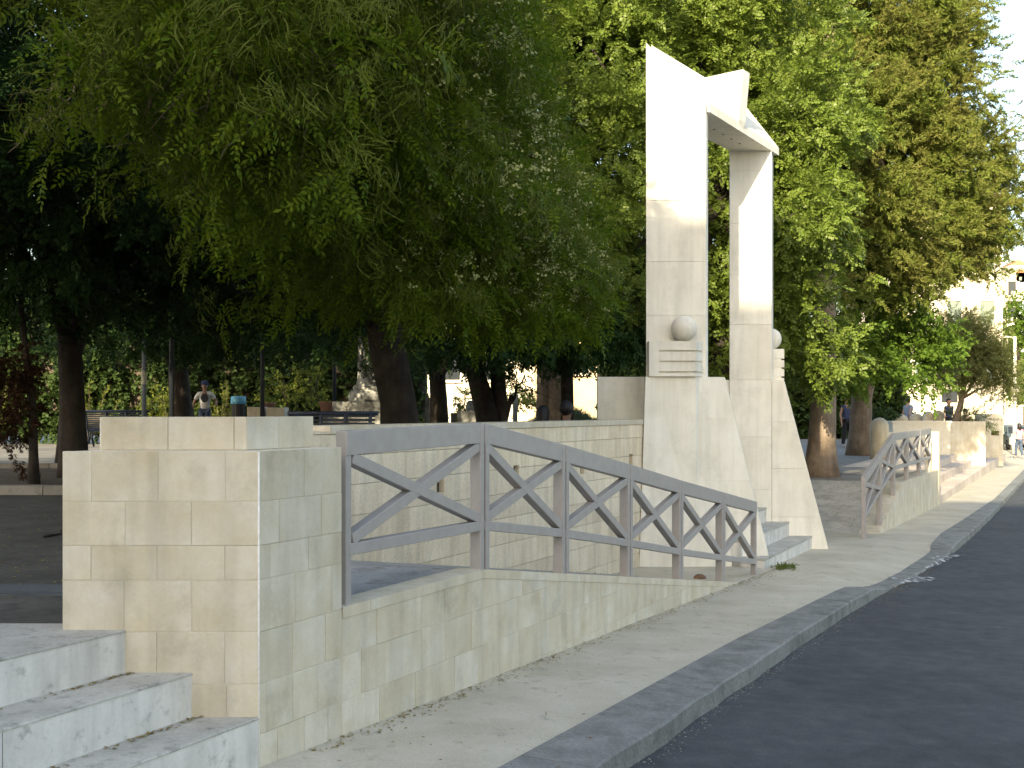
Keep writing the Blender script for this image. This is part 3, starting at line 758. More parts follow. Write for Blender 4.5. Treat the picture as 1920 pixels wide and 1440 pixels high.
def lobe_points(lobes, density, cl=.35, inner=.2, down=0.25, floor=None, per=9):
    """clustered points over a set of ellipsoids: (centre, radii); density in sprays per square metre of surface"""
    P = []; Dd = []
    for c, r in lobes:
        c = np.array(c); r = np.array(r if hasattr(r, '__len__') else (r, r, r), float)
        area = 4 * math.pi * ((((r[0] * r[1]) ** 1.6 + (r[0] * r[2]) ** 1.6 + (r[1] * r[2]) ** 1.6) / 3) ** (1 / 1.6))
        n = int(area * density); ncl = max(4, n // per)
        g = NR.normal(size=(ncl, 3)); g /= np.linalg.norm(g, axis=1, keepdims=True)
        rad = 1 - np.abs(NR.normal(size=(ncl, 1))) * .17; cc = g * rad * NR.uniform(.88, 1.12, (ncl, 1))
        i = NR.integers(0, ncl, n); p = c + cc[i] * r + NR.normal(size=(n, 3)) * cl * np.array([1, 1, .7])
        d = g[i] * np.array([1, 1, .7]) + NR.normal(size=(n, 3)) * .45 + np.array([0, 0, -down])
        P.append(p); Dd.append(d)
        m = int(n * inner)
        if m:
            gi = NR.normal(size=(m, 3)); gi /= np.linalg.norm(gi, axis=1, keepdims=True)
            P.append(c + gi * r * NR.uniform(.25, .75, (m, 1))); Dd.append(gi + NR.normal(size=(m, 3)) * .5 + np.array([0, 0, -down]))
    P = np.concatenate(P); Dd = np.concatenate(Dd)
    if floor is not None:
        k = P[:, 2] > floor; P, Dd = P[k], Dd[k]
    return P, Dd
T_PAG = [spray_pinnate(7, .34, L=.21, pairs=6, ll=.055, lw=.023, droop=.35, ang=62) for _ in range(5)]
T_CAR = [spray_pinnate(6, .30, L=.15, pairs=4, ll=.066, lw=.043, droop=.15, ang=66, k=.55) for _ in range(5)]
T_CYP = [spray_tuft(50, .30, .09, .020, .8) for _ in range(5)]
T_BRI = [spray_leaf(22, .38, .10, .055, .45) for _ in range(4)]
T_OLI = [spray_leaf(34, .38, .075, .016, .5, .1) for _ in range(4)]
T_IVY = [spray_leaf(16, .30, .09, .08, .38, .5) for _ in range(4)]
T_POD = [strand_cluster(22, .13, .0065) for _ in range(5)]
T_FLO = [blossom(8, .017, .025) for _ in range(4)]
BLEND = 0
def wiggle(a, b, n, amp, sag=0.0):
    a, b = Vector(a), Vector(b); L = (b - a).length; out = []
    for i in range(n + 1):
        s = i / n; k = math.sin(math.pi * s)
        out.append(a.lerp(b, s) + Vector((rnd.uniform(-1, 1), rnd.uniform(-1, 1), rnd.uniform(-.5, .5))) * (amp * L * k) + Vector((0, 0, -sag * L * k)))
    return out
def trunk_mesh(path, radii, limbs, mat, parent, wob=.10, flare=1.35, twigs=0):
    m = MB(); n = len(path)
    pts = []; rad = []
    for i in range(n - 1):
        for k in range(4):
            s = k / 4; pts.append(Vector(path[i]).lerp(Vector(path[i + 1]), s)); rad.append(radii[i] + (radii[i + 1] - radii[i]) * s)
    pts.append(Vector(path[-1])); rad.append(radii[-1])
    rad[0] *= flare; rad[1] *= 1 + (flare - 1) * .4
    m.tube(pts, rad, 12, wob)
    for (a, b, r0, r1) in limbs:
        p = wiggle(a, b, 7, .06, -.03); m.tube(p, [r0 + (r1 - r0) * i / 7 for i in range(8)], 7, .08)
        for k in range(twigs):
            s = rnd.randrange(3, 7); q = p[s] + Vector((rnd.uniform(-1, 1), rnd.uniform(-1, 1), rnd.uniform(-.6, .5))) * rnd.uniform(.4, 1.0)
            m.tube(wiggle(p[s], q, 4, .08, .05), [r1 * .8, r1 * .6, r1 * .5, r1 * .35, r1 * .2], 5)
    return m.build('trunk', mat, parent)
def tree(name, label, base, path, radii, lobes, temps, mat, bark, density, cl=.35, scale=(.85, 1.2), inner=.25, down=.25, group=None, limbr=(.09, .02), twigs=0, floor=None, per=9, keep=None):
    o = empty(name, base, label, 'tree', group)
    top = Vector(path[-1]); mid = Vector(path[-2]) if len(path) > 1 else top
    limbs = [(mid.lerp(top, rnd.uniform(.1, 1)), Vector(c), limbr[0], limbr[1]) for c, r in lobes]
    trunk_mesh(path, radii, limbs, bark, o, twigs=twigs)
    P, Dd = lobe_points(lobes, density, cl, inner, down, floor, per)
    if keep is not None:
        k = keep(P); P, Dd = P[k], Dd[k]
    V, Q = scatter(temps, P, Dd, NR.uniform(*scale, len(P)))
    raw_mesh('crown', V, Q, mat, o)
    return o, P, Dd
def L(px, py, Y, r): return (tuple(at(px, py, Y)), r)

# ------------------------------------------------------------------ the pagoda tree hanging over the parapet
lob = [L(430, 20, 7.0, (1.0, .9, .75)), L(640, 60, 7.2, (1.1, 1.0, .9)), L(860, 90, 8.2, (.85, .9, .8)), L(620, 250, 8.0, (.95, .8, .65)),
       L(800, 320, 8.8, (.9, .8, .8)), L(960, 300, 10.0, (.75, .8, 1.0)), L(1030, 470, 10.8, (.68, .8, .75)), L(880, 510, 10.4, (1.0, .9, .65)),
       L(700, 480, 10.2, (1.1, .9, .7)), L(960, 590, 11.2, (.95, .8, .42)), L(1110, 520, 11.6, (.45, .6, .7)), L(1070, 350, 11.2, (.5, .6, .8)),
       L(430, -330, 7.6, (2.0, 1.6, 1.0)), L(620, -330, 9.0, (1.6, 1.6, 1.0))]
pag, PP, PD = tree('pagoda_tree', 'large dark pagoda tree with hanging pods and cream flowers over the parapet', (-1.42, 13, 0),
     [(-1.30, 13, -.05), (-1.36, 13, 1.0), (-1.56, 12.9, 2.2), (-1.5, 12.0, 3.6), (-1.2, 11, 5.0)], [.26, .22, .20, .17, .12], lob, T_PAG, 'leaf_pagoda', 'bark', 19, cl=.26, inner=.25, down=.35, limbr=(.07, .012), twigs=3, floor=1.9, keep=lambda p: p[:, 0] / p[:, 1] < np.minimum(.077, .115 - .33 * (p[:, 2] - EYE) / p[:, 1]))
# pods and flowers grow on the outer shoots facing the street
camp = np.array([0, 0, EYE]); near = (PP[:, 1] < 11.6)
idx = NR.choice(np.where(near)[0], min(3200, int(near.sum())), replace=False)
sx_ = 960 + F * PP[:, 0] / PP[:, 1]; sy_ = HZ - F * (PP[:, 2] - EYE) / PP[:, 1]
V, Q = scatter(T_POD, PP[idx] + NR.normal(size=(len(idx), 3)) * .12 + np.array([.05, -.12, 0]), PD[idx], NR.uniform(.8, 1.3, len(idx)))
raw_mesh('pods', V, Q, 'pod', pag)
def street_side(c):
    # outermost shoots of the crown towards the pavement, one per small patch of its surface
    key = {}
    for i in range(len(PP)):
        q = (int(PP[i, 0] / PP[i, 1] / c), int((PP[i, 2] - EYE) / PP[i, 1] / c))
        if q not in key or PP[i, 1] < PP[key[q], 1]: key[q] = i
    return np.array(list(key.values()))
sh_ = street_side(.012)
px_ = PP[sh_, 0] / PP[sh_, 1]; pz_ = (PP[sh_, 2] - EYE) / PP[sh_, 1]
wgt = np.clip((px_ + .16) / .22, .03, 1) ** 1.6 * np.where(pz_ < .36, 1, .35)
fc = NR.choice(sh_, 420, p=wgt / wgt.sum())                       # panicles of several blossoms
fp = np.repeat(PP[fc], 3, 0) + NR.normal(size=(420 * 3, 3)) * np.array([.11, .09, .09]) + np.array([.05, -.22, 0])
V, Q = scatter(T_FLO, fp, NR.normal(size=(len(fp), 3)), NR.uniform(.7, 1.2, len(fp)))
raw_mesh('flowers', V, Q, 'flower', pag)
pc = NR.choice(sh_, 900); V, Q = scatter(T_POD, PP[pc] + NR.normal(size=(len(pc), 3)) * .08 + np.array([.04, -.2, 0]), PD[pc] * np.array([1, 1, .4]) + np.array([0, -.5, -.5]), NR.uniform(.8, 1.3, len(pc)))
raw_mesh('outer_pods', V, Q, 'pod', pag)
# bare twigs under the left branches
for k in range(26):
    tw = MB()
    a = at(rnd.uniform(130, 620), rnd.uniform(40, 180), rnd.uniform(6.6, 7.6)); b = a + Vector((rnd.uniform(-.35, .35), rnd.uniform(-.3, .3), -rnd.uniform(.2, .75)))
    p = wiggle(a, b, 5, .10); tw.tube(p, [.009, .008, .007, .006, .004, .002], 5)
    for q in range(3):
        c = p[rnd.randrange(2, 5)]; tw.tube(wiggle(c, c + Vector((rnd.uniform(-.25, .25), rnd.uniform(-.2, .2), -rnd.uniform(.02, .3))), 3, .1), [.005, .004, .003, .0015], 4)
    tw.build('bare_twig', 'bark_pale', pag)
tw = MB()
tw.tube(wiggle(at(425, -20, 6.8), at(480, 130, 6.9), 4, .05), [.02, .018, .015, .012, .010], 6)
tw.build('bare_twig', 'bark_pale', pag)

# darker trees deeper in the park
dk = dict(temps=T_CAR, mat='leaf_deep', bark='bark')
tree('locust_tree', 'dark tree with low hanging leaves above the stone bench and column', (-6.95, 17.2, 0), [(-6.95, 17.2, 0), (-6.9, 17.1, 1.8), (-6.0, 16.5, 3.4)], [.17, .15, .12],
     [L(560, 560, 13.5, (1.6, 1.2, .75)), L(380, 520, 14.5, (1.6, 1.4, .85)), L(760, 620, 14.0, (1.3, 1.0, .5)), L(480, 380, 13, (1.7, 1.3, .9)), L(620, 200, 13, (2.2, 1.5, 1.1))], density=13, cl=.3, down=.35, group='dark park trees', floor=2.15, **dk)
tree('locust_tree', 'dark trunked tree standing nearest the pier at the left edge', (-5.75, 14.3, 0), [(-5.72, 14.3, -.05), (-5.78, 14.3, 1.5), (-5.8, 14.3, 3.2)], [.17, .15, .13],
     [L(110, 520, 14, (1.7, 1.4, .9)), L(-60, 420, 12.5, (1.6, 1.4, 1.3)), L(200, 330, 12.0, (1.7, 1.2, 1.2)), L(40, 180, 11, (1.7, 1.2, 1.2)), ((-4.5, 7.5, 5.6), (2.4, 2.2, .9)), ((-7.5, 9, 6.0), (3, 3, 1.2)), ((-6.5, 5.0, 5.8), (2.5, 2, .9)), ((-3.2, 11.5, 7.2), (3, 2.5, 1.2))], density=12, cl=.3, down=.3, group='dark park trees', floor=2.1, **dk)  # last four lobes are unseen canopy added overhead to block sky light
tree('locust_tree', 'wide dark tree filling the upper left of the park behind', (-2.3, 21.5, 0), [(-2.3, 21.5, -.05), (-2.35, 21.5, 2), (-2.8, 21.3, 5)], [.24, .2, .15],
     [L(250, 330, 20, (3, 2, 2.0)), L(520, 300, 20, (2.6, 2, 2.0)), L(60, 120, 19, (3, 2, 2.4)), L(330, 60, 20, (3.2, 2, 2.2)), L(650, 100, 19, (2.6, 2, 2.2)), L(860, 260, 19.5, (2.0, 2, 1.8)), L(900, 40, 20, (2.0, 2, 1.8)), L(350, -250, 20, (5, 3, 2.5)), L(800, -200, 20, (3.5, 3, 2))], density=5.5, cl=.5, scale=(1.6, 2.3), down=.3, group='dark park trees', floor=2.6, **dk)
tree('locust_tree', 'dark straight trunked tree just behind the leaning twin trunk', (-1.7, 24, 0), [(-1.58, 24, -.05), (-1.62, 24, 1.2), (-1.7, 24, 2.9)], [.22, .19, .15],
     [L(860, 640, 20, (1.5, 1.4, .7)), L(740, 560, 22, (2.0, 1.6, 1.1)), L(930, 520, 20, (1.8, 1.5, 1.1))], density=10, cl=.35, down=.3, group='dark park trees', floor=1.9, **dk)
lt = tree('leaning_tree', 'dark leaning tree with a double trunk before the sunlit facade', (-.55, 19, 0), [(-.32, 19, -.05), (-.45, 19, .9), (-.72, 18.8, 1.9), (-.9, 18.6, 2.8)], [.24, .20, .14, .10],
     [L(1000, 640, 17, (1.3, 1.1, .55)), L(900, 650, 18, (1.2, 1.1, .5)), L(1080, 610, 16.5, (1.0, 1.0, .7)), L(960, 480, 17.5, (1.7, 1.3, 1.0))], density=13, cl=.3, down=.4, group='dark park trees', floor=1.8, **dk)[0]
MB().tube([(-.2, 19.1, -.05), (-.22, 19.1, .9), (-.26, 19.0, 1.8), (-.3, 18.9, 2.7)], [.17, .15, .13, .10], 10, .1).build('trunk', 'bark', lt)
tree('young_tree', 'small thin tree with forked twigs right of the leaning trunks', (-.12, 17.5, 0), [(-.17, 17.5, -.05), (-.12, 17.5, .75), (.0, 17.5, 1.15)], [.07, .055, .035],
     [L(985, 700, 17.4, (.35, .3, .16)), L(935, 695, 17.4, (.3, .3, .15))], density=12, cl=.14, scale=(.5, .8), down=.2, group='dark park trees', limbr=(.03, .01), twigs=2, **dk)
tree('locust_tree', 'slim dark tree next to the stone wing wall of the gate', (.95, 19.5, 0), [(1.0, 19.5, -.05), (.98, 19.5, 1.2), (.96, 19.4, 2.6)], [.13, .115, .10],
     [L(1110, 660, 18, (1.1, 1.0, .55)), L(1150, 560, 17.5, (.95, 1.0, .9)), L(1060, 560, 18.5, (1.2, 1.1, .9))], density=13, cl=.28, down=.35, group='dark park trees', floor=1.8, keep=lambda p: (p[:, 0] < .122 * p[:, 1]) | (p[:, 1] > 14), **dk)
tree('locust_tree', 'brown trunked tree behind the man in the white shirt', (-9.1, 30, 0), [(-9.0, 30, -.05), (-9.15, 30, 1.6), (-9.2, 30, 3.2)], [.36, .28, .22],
     [L(330, 600, 28, (2.4, 2.0, 1.1)), L(480, 600, 28, (2.4, 2, 1.0)), L(200, 590, 27, (2.2, 2, 1.1)), L(340, 430, 28, (3, 2.5, 1.8)), L(600, 600, 26, (1.8, 2, 1.0)), ((-14, 27, 8), (4, 3, 2.4)), ((-8, 28, 8.5), (4, 3, 2.4)), ((-4, 29, 8.5), (3, 3, 2))], density=7, cl=.45, scale=(1.1, 1.6), down=.3, group='dark park trees', floor=2.4, **dk)  # last three lobes added high up to keep sun off the hedge
tree('locust_tree', 'unseen dark tree added beyond the left picture edge to shade the benches', (-13, 15, 0), [(-13, 15, -.05), (-13, 15, 2), (-13, 15, 4)], [.25, .2, .15],
     [((-13, 14, 5), (2.6, 2.6, 1.6)), ((-14.5, 17, 5.2), (2, 2.5, 1.4)), ((-11.5, 17, 6.5), (2.2, 2.5, 1.5))], density=6, cl=.45, scale=(1.5, 2.1), down=.3, group='dark park trees', **dk)  # stands out of view, added to keep the sun off the benches
# dead rust-brown conifer at the far left
dc = empty('dead_conifer', (-5.65, 13, .03), 'rust brown dead conifer with drooping foliage at the left edge', 'tree')
trunk_mesh([(-5.68, 13, 0), (-5.7, 13, .9), (-5.85, 13.0, 2.2)], [.055, .05, .03], [], 'bark', dc)
P, Dd = lobe_points([L(5, 740, 12.8, (.28, .35, .6)), L(32, 690, 12.8, (.18, .25, .35)), L(35, 800, 13, (.15, .2, .38))], 44, .09, .6, .9)
V, Q = scatter(T_CYP, P, Dd, NR.uniform(.45, .75, len(P))); raw_mesh('crown', V, Q, 'leaf_dead', dc)

# the bright trees behind the gate
tree('carob_tree', 'sunlit green carob tree with dense rounded leaves behind the stone gate', (3.7, 19.3, -.2), [(3.6, 19.3, -.3), (3.65, 19.3, 1.4), (3.8, 19.2, 3.0), (3.8, 19, 4.5)], [.27, .23, .18, .12],
     [L(1110, 90, 17.5, (1.4, 1.4, 1.3)), L(1250, -40, 19, (1.9, 1.6, 1.4)), L(1420, 70, 19, (1.5, 1.5, 1.3)), L(1480, 240, 18.2, (1.0, 1.2, 1.1)), L(1160, 300, 17.0, (.9, 1.1, 1.1)),
      L(1330, 230, 19.4, (1.6, 1.4, 1.4)), L(1490, 400, 17.8, (.75, 1.0, .9)), L(1360, 450, 19, (1.3, 1.2, 1.2)), L(1500, 560, 18.6, (.85, .9, .8)), L(1400, 640, 19.5, (1.1, 1.0, .8)), L(1520, 650, 18.8, (.6, .7, .45)), L(1190, 470, 16.8, (.6, .8, .8))],
     T_CAR, 'leaf_carob', 'bark', 25, cl=.20, scale=(.8, 1.15), inner=.35, down=.0, limbr=(.08, .02), per=12)
tree('carob_tree', 'second green carob crown filling the gap farther behind the gate', (4.6, 27, -.3), [(4.6, 27, -.3), (4.6, 27, 2.5), (4.5, 26.8, 5)], [.25, .2, .14],
     [L(1090, 330, 24, (1.9, 1.6, 1.9)), L(1120, 60, 25, (2.4, 2, 2.2)), L(1330, -60, 26, (3, 2, 2.4)), L(1480, 120, 25, (2.2, 2, 2.4)), L(1350, 330, 26, (2.4, 2, 2)), L(1500, 480, 25, (1.6, 1.8, 1.5)), L(1220, 530, 25, (2.2, 1.8, 1.4)), L(1400, 640, 26, (2, 1.6, 1.0))], T_CAR, 'leaf_carob', 'bark', 7, cl=.4, scale=(1.4, 1.9), inner=.5, down=.1, group=None, floor=1.8)
tree('cypress_tree', 'tall olive brown cypress with a straight pale trunk by the second ramp', (5.78, 20.4, -.32), [(5.78, 20.4, -.4), (5.8, 20.4, 1.0), (5.86, 20.5, 3.0), (6.3, 22, 6.0), (6.6, 23, 9)], [.27, .235, .21, .17, .10],
     [L(1620, 60, 23.5, (1.6, 1.6, 1.5)), L(1730, 150, 24.5, (1.3, 1.5, 1.4)), L(1560, 230, 22.5, (1.2, 1.3, 1.2)), L(1680, 300, 24, (1.5, 1.5, 1.2)), L(1800, 300, 25.5, (1.2, 1.3, .9)), L(1600, 400, 22.5, (1.1, 1.2, .9)),
      L(1730, 420, 24.5, (1.3, 1.3, .9)), L(1680, 520, 24, (1.2, 1.2, .55)), L(1600, -130, 24, (2.0, 1.8, 1.4)), L(1770, 20, 25, (.75, 1.0, 1.1)), L(1850, 390, 26, (.95, 1, .8)), L(1560, 540, 21.8, (.65, .8, .4)), L(1790, 470, 25.5, (1.0, 1.0, .6)), L(1700, 220, 23.4, (1.2, 1.0, 1.1)), L(1640, 420, 22.8, (1.1, .9, .8))],
     T_CYP, 'leaf_cypress', 'bark_pale', 38, cl=.24, scale=(.9, 1.35), inner=.4, down=.0, limbr=(.09, .02), per=14)
tree('maple_tree', 'leafy bright green tree above the dark dressed person', (9.6, 30, -.32), [(9.56, 30, -.4), (9.58, 30, 1.2), (9.5, 29, 2.6), (9.2, 27, 3.8)], [.31, .28, .25, .16],
     [L(1640, 640, 24, (.95, .9, .75)), L(1700, 690, 24.5, (.8, .8, .55)), L(1725, 640, 25, (.7, .8, .7)), L(1600, 690, 23.5, (.7, .7, .45)), L(1690, 600, 25, (1.0, .9, .65)), L(1560, 640, 23, (.7, .8, .6))],
     T_BRI, 'leaf_bright', 'bark_pale', 20, cl=.2, scale=(.75, 1.1), inner=.4, down=.3, per=12)
sp = tree('slender_tree', 'thin leaved tree whose sparse twigs stand against the pale sky', (12.45, 39, -.5), [(12.45, 39, -.5), (12.7, 38.5, 3.4), (14.6, 37, 7.0)], [.13, .10, .05],
     [L(1850, 250, 35, (.9, .9, 1.0)), L(1880, 400, 35, (.8, .8, 1.3)), L(1840, 480, 35, (.9, .9, .8)), L(1905, 250, 36, (.5, .6, .8))], T_BRI, 'leaf_olive', 'bark', 2.2, cl=.22, scale=(.8, 1.1), inner=.15, down=.2, limbr=(.03, .008), per=5)
tree('olive_tree', 'grey green olive tree growing from the stone planter', (14.9, 36.5, .35), [(14.75, 36.5, .3), (14.95, 36.5, 1.0), (15.1, 36.5, 1.8)], [.13, .10, .07],
     [L(1805, 665, 36, (1.0, .9, .7)), L(1850, 685, 36, (.85, .8, .6)), L(1885, 715, 36, (.4, .5, .4)), L(1790, 620, 36.5, (.75, .7, .6)), L(1765, 695, 36, (.6, .7, .45)), L(1830, 640, 36, (.75, .7, .6))],
     T_OLI, 'leaf_olive', 'bark_pale', 52, cl=.2, scale=(1.0, 1.5), inner=.5, down=.05, limbr=(.05, .012), per=12)
tree('street_tree', 'rounded green tree far down the street behind the lamp', (34.5, 74, -1.4), [(34.5, 74, -1.5), (34.4, 74, 2.5), (34.2, 74, 5)], [.25, .2, .12],
     [L(1905, 600, 74, (1.9, 1.8, 1.8)), L(1930, 700, 72, (1.6, 1.6, 1.6)), L(1893, 680, 76, (1.0, 1.2, 1.8)), L(1960, 620, 74, (2, 2, 2.4))], T_BRI, 'leaf_bright', 'bark', 4, cl=.5, scale=(1.6, 2.4), inner=.5)

# ------------------------------------------------------------------ hedge and sunlit shrubs at the back of the park
hd = empty('ivy_hedge', (-10, 40, 0), 'tall dark ivy hedge closing the back of the park', 'hedge')
for (x0, x1, yy, h) in ((-30, -3.2, 40.5, 5.5),):
    MB().box(((x0 + x1) / 2, yy + .6, h / 2), (x1 - x0, .8, h)).build('stems', 'soil', hd)
    n = 9000
    P = np.stack([NR.uniform(x0, x1, n), np.full(n, yy) + NR.normal(size=n) * .18 + .25 * np.sin(NR.uniform(0, 6, n)), NR.uniform(0, h + .4, n)], 1)
    P[:, 1] += .35 * np.sin(P[:, 0] * 1.7) + .2 * np.sin(P[:, 0] * 4.1 + P[:, 2])
    Dd = np.stack([NR.normal(size=n) * .6, -np.ones(n), -np.abs(NR.normal(size=n)) * .7], 1)
    V, Q = scatter(T_IVY, P, Dd, NR.uniform(1.2, 2.0, n)); raw_mesh('leaves', V, Q, 'leaf_ivy', hd)
hd2 = empty('ivy_hedge', (10, 48, -.4), 'dark leafy hedge behind the trunks on the right of the gate', 'hedge')
MB().box((10.6, 48.6, 2.0), (13.6, .8, 4.8)).build('stems', 'soil', hd2)
n = 4200; P = np.stack([NR.uniform(3.9, 17.2, n), 48 + NR.normal(size=n) * .25, NR.uniform(-.4, 4.8, n)], 1); Dd = np.stack([NR.normal(size=n) * .6, -np.ones(n), -np.abs(NR.normal(size=n)) * .7], 1)
V, Q = scatter(T_IVY, P, Dd, NR.uniform(1.3, 2.2, n)); raw_mesh('leaves', V, Q, 'leaf_ivy', hd2)
def spiky(name, label, p, h, n, w, mat='leaf_yellow'):
    o = empty(name, p, label, 'shrub', 'sunlit shrubs before the hedge'); m = MB()
    P = []; Dd = []
    for k in range(n):
        a = rnd.uniform(0, 6.28); lean = rnd.uniform(.1, .85); l = h * rnd.uniform(.55, 1.05)
        b = Vector(p) + Vector((math.cos(a) * lean * w, math.sin(a) * lean * w, l * (1.1 - .6 * lean)))
        pts = wiggle(p, b, 5, .05, .08); m.tube(pts, [.02, .018, .015, .012, .008, .004], 5)
        for q in range(26):
            s = .25 + .75 * q / 26; i = min(4, int(s * 5)); c = pts[i].lerp(pts[i + 1], s * 5 - i); d = (pts[min(i + 1, 5)] - pts[i]).normalized()
            P.append(c); Dd.append(d + Vector((rnd.gauss(0, .5), rnd.gauss(0, .5), rnd.gauss(0, .4))))
    m.build('stem', 'bark_pale', o)
    P = np.array([tuple(v) for v in P]); Dd = np.array([tuple(v) for v in Dd])
    V, Q = scatter([spray_tuft(8, .08, .10, .022, .5) for _ in range(3)], P, Dd, NR.uniform(.8, 1.2, len(P))); raw_mesh('foliage', V, Q, mat, o)
    return o
spiky('spiky_shrub', 'spiky yellow green shrub lit by sun behind the slatted bench', (-12.4, 32, 0), 2.0, 15, 1.0)
spiky('spiky_shrub', 'spiky yellow green shrub just left of the brown tree trunk', (-10.1, 33, 0), 1.9, 10, .8)
spiky('spiky_shrub', 'low yellow green shrub between the trunk and the man in white', (-9.1, 34.5, 0), 1.9, 16, .9)
spiky('spiky_shrub', 'spiky shrub sprig at the very left edge behind the dead conifer', (-15.6, 33, 0), 2.2, 8, .7)
def bush(name, label, lobes, temps, mat, dens, cl=.16, grp='park bushes', sc=(.8, 1.2)):
    o = empty(name, Vector(lobes[0][0]) - Vector((0, 0, lobes[0][1][2])), label, 'bush', grp)
    m = MB()
    for c, r in lobes:
        for k in range(4): m.tube(wiggle(Vector(c) - Vector((0, 0, r[2])), Vector(c) + Vector((rnd.uniform(-.5, .5) * r[0], 0, r[2] * .4)), 3, .08), [.03, .02, .015, .01], 5)
    m.build('stem', 'bark', o)
    P, Dd = lobe_points(lobes, dens, cl, .5, .1); V, Q = scatter(temps, P, Dd, NR.uniform(*sc, len(P))); raw_mesh('foliage', V, Q, mat, o)
bush('leafy_bush', 'broad leaved bush with a few sunlit leaves left of the stone column', [L(545, 735, 36, (.8, .6, 1.0)), L(590, 720, 36, (.6, .5, .8))], T_BRI, 'leaf_yellow', 7)
bush('leafy_bush', 'small sunlit yellow bush beside the thin grey lamp post', [L(292, 762, 33.5, (.35, .3, .5))], T_BRI, 'leaf_yellow', 26)
bush('leafy_bush', 'round green bush before the bright facade', [L(873, 756, 44, (.35, .35, .5))], T_BRI, 'leaf_yellow', 20)
bush('leafy_bush', 'yellow green bush beside the thin forked tree', [L(968, 745, 42, (.55, .5, .7))], T_BRI, 'leaf_yellow', 16)
bush('leafy_bush', 'dark low bush behind the dark dressed person', [L(1630, 800, 38, (.75, .6, .75))], T_IVY, 'leaf_ivy', 22, sc=(.9, 1.3))
bush('leafy_bush', 'green shrub in the stone planter under the olive tree', [L(1825, 787, 36.5, (.55, .35, .28)), L(1800, 784, 36.6, (.3, .3, .3))], T_OLI, 'grass_mat', 30)

plain('old_wood', (.10, .085, .06), .8)
# ------------------------------------------------------------------ park furniture
def bench(name, label, p, rz, w, mat, group=None, slats=8, back=.88, leg='iron'):
    """park bench with slatted back and seat on curved iron supports; local x along the bench, faces -y"""
    o = empty(name, p, label, 'bench', group); o.rotation_euler.z = rz
    for i in range(slats):
        s = i / (slats - 1); z = .50 + (back - .52) * s; y = .20 + .14 * s
        soften(MB().box((0, y, z), (w, .022, (back - .5) / slats * .66)).build('slat', mat, o, True), .004, 1)
    for i in range(6):
        soften(MB().box((0, -.26 + i * .08, .45 - .012 * i), (w, .06, .022)).build('slat', mat, o, True), .004, 1)
    MB().tube([(-w / 2 - .03, .35, back + .01), (w / 2 + .03, .35, back + .01)], [.024, .024], 8).build('top_bar', mat, o, True)
    for s in (-1, -.33, .33, 1):
        m = MB(); x = s * (w / 2 - .06)
        m.tube([(x, .37, back), (x, .26, .62), (x, .22, .44), (x, .10, .40), (x, -.26, .42)], [.022] * 5, 6)
        m.tube([(x, .2, .42), (x, .10, .2), (x, .28, 0)], [.022, .02, .024], 6); m.tube([(x, -.2, .42), (x, -.1, .2), (x, -.26, 0)], [.022, .02, .024], 6)
        m.build('support', leg if mat != 'bench_blue' else 'bench_blue', o, True)
    return o
bench('slatted_bench', 'dark blue slatted bench standing behind the pier near the column', at(590, 770, 12.6) * Vector((1, 1, 0)) if False else Vector((-2.1, 12.6, -.02)), R(196), .95, 'bench_blue', 'park benches', 9)
bench('slatted_bench', 'dark blue bench seen behind the upper block of the pier', Vector((-9.85, 27.5, 0)), R(183), 1.6, 'bench_blue', 'park benches', 8)
bench('slatted_bench', 'weathered grey slatted bench beside the spiky shrub', Vector((-11.7, 30, 0)), R(8), 1.0, 'old_wood', 'park benches', 8)
def lamp_post(name, label, p, h, r, mat, group='park lamp posts', head=True, collar=False):
    o = empty(name, p, label, 'lamp post', group); p = Vector(p)
    MB().lathe(p, [(r * 2.6, 0), (r * 2.6, .06), (r * 1.8, .12), (r * 1.6, .55), (r * 2.0, .58), (r * 1.3, .66), (r, .75)], 14).build('foot', mat, o)
    MB().lathe(p + Vector((0, 0, .75)), [(r, 0), (r * .8, h - .75)], 12).build('pole', mat, o)
    if collar: MB().lathe(p + Vector((0, 0, 1.55)), [(r * 1.12, 0), (r * 1.12, .35)], 12).build('collar', 'pale_pole', o)
    if head:
        MB().lathe(p + Vector((0, 0, h)), [(.06, 0), (.16, .06), (.2, .32), (.19, .40)], 14).build('lantern', 'lamp_lens', o)
        MB().lathe(p + Vector((0, 0, h + .4)), [(.23, 0), (.2, .06), (.05, .16), (.02, .22)], 14).build('cap', mat, o)
    return o
lamp_post('lamp_post', 'thin grey lamp post with a pale collar near the left shrubs', at(270, 770, 27) * Vector((1, 1, 0)), 4.4, .058, 'grey_metal', collar=True)
lamp_post('lamp_post', 'thick dark lamp post standing right before the brown tree trunk', at(322, 770, 21) * Vector((1, 1, 0)), 4.4, .05, 'iron')
lamp_post('lamp_post', 'black lamp post rising between the pale stone blocks', at(492, 770, 26) * Vector((1, 1, 0)), 4.2, .055, 'iron')
lamp_post('lamp_post', 'dark thin lamp post left of the stone column', at(627, 770, 33) * Vector((1, 1, 0)), 4.2, .06, 'iron')
lamp_post('lamp_post', 'sunlit cream lamp post seen right of the thickest dark trunk', at(780, 770, 44) * Vector((1, 1, 0)), 4.6, .09, 'pale_pole')
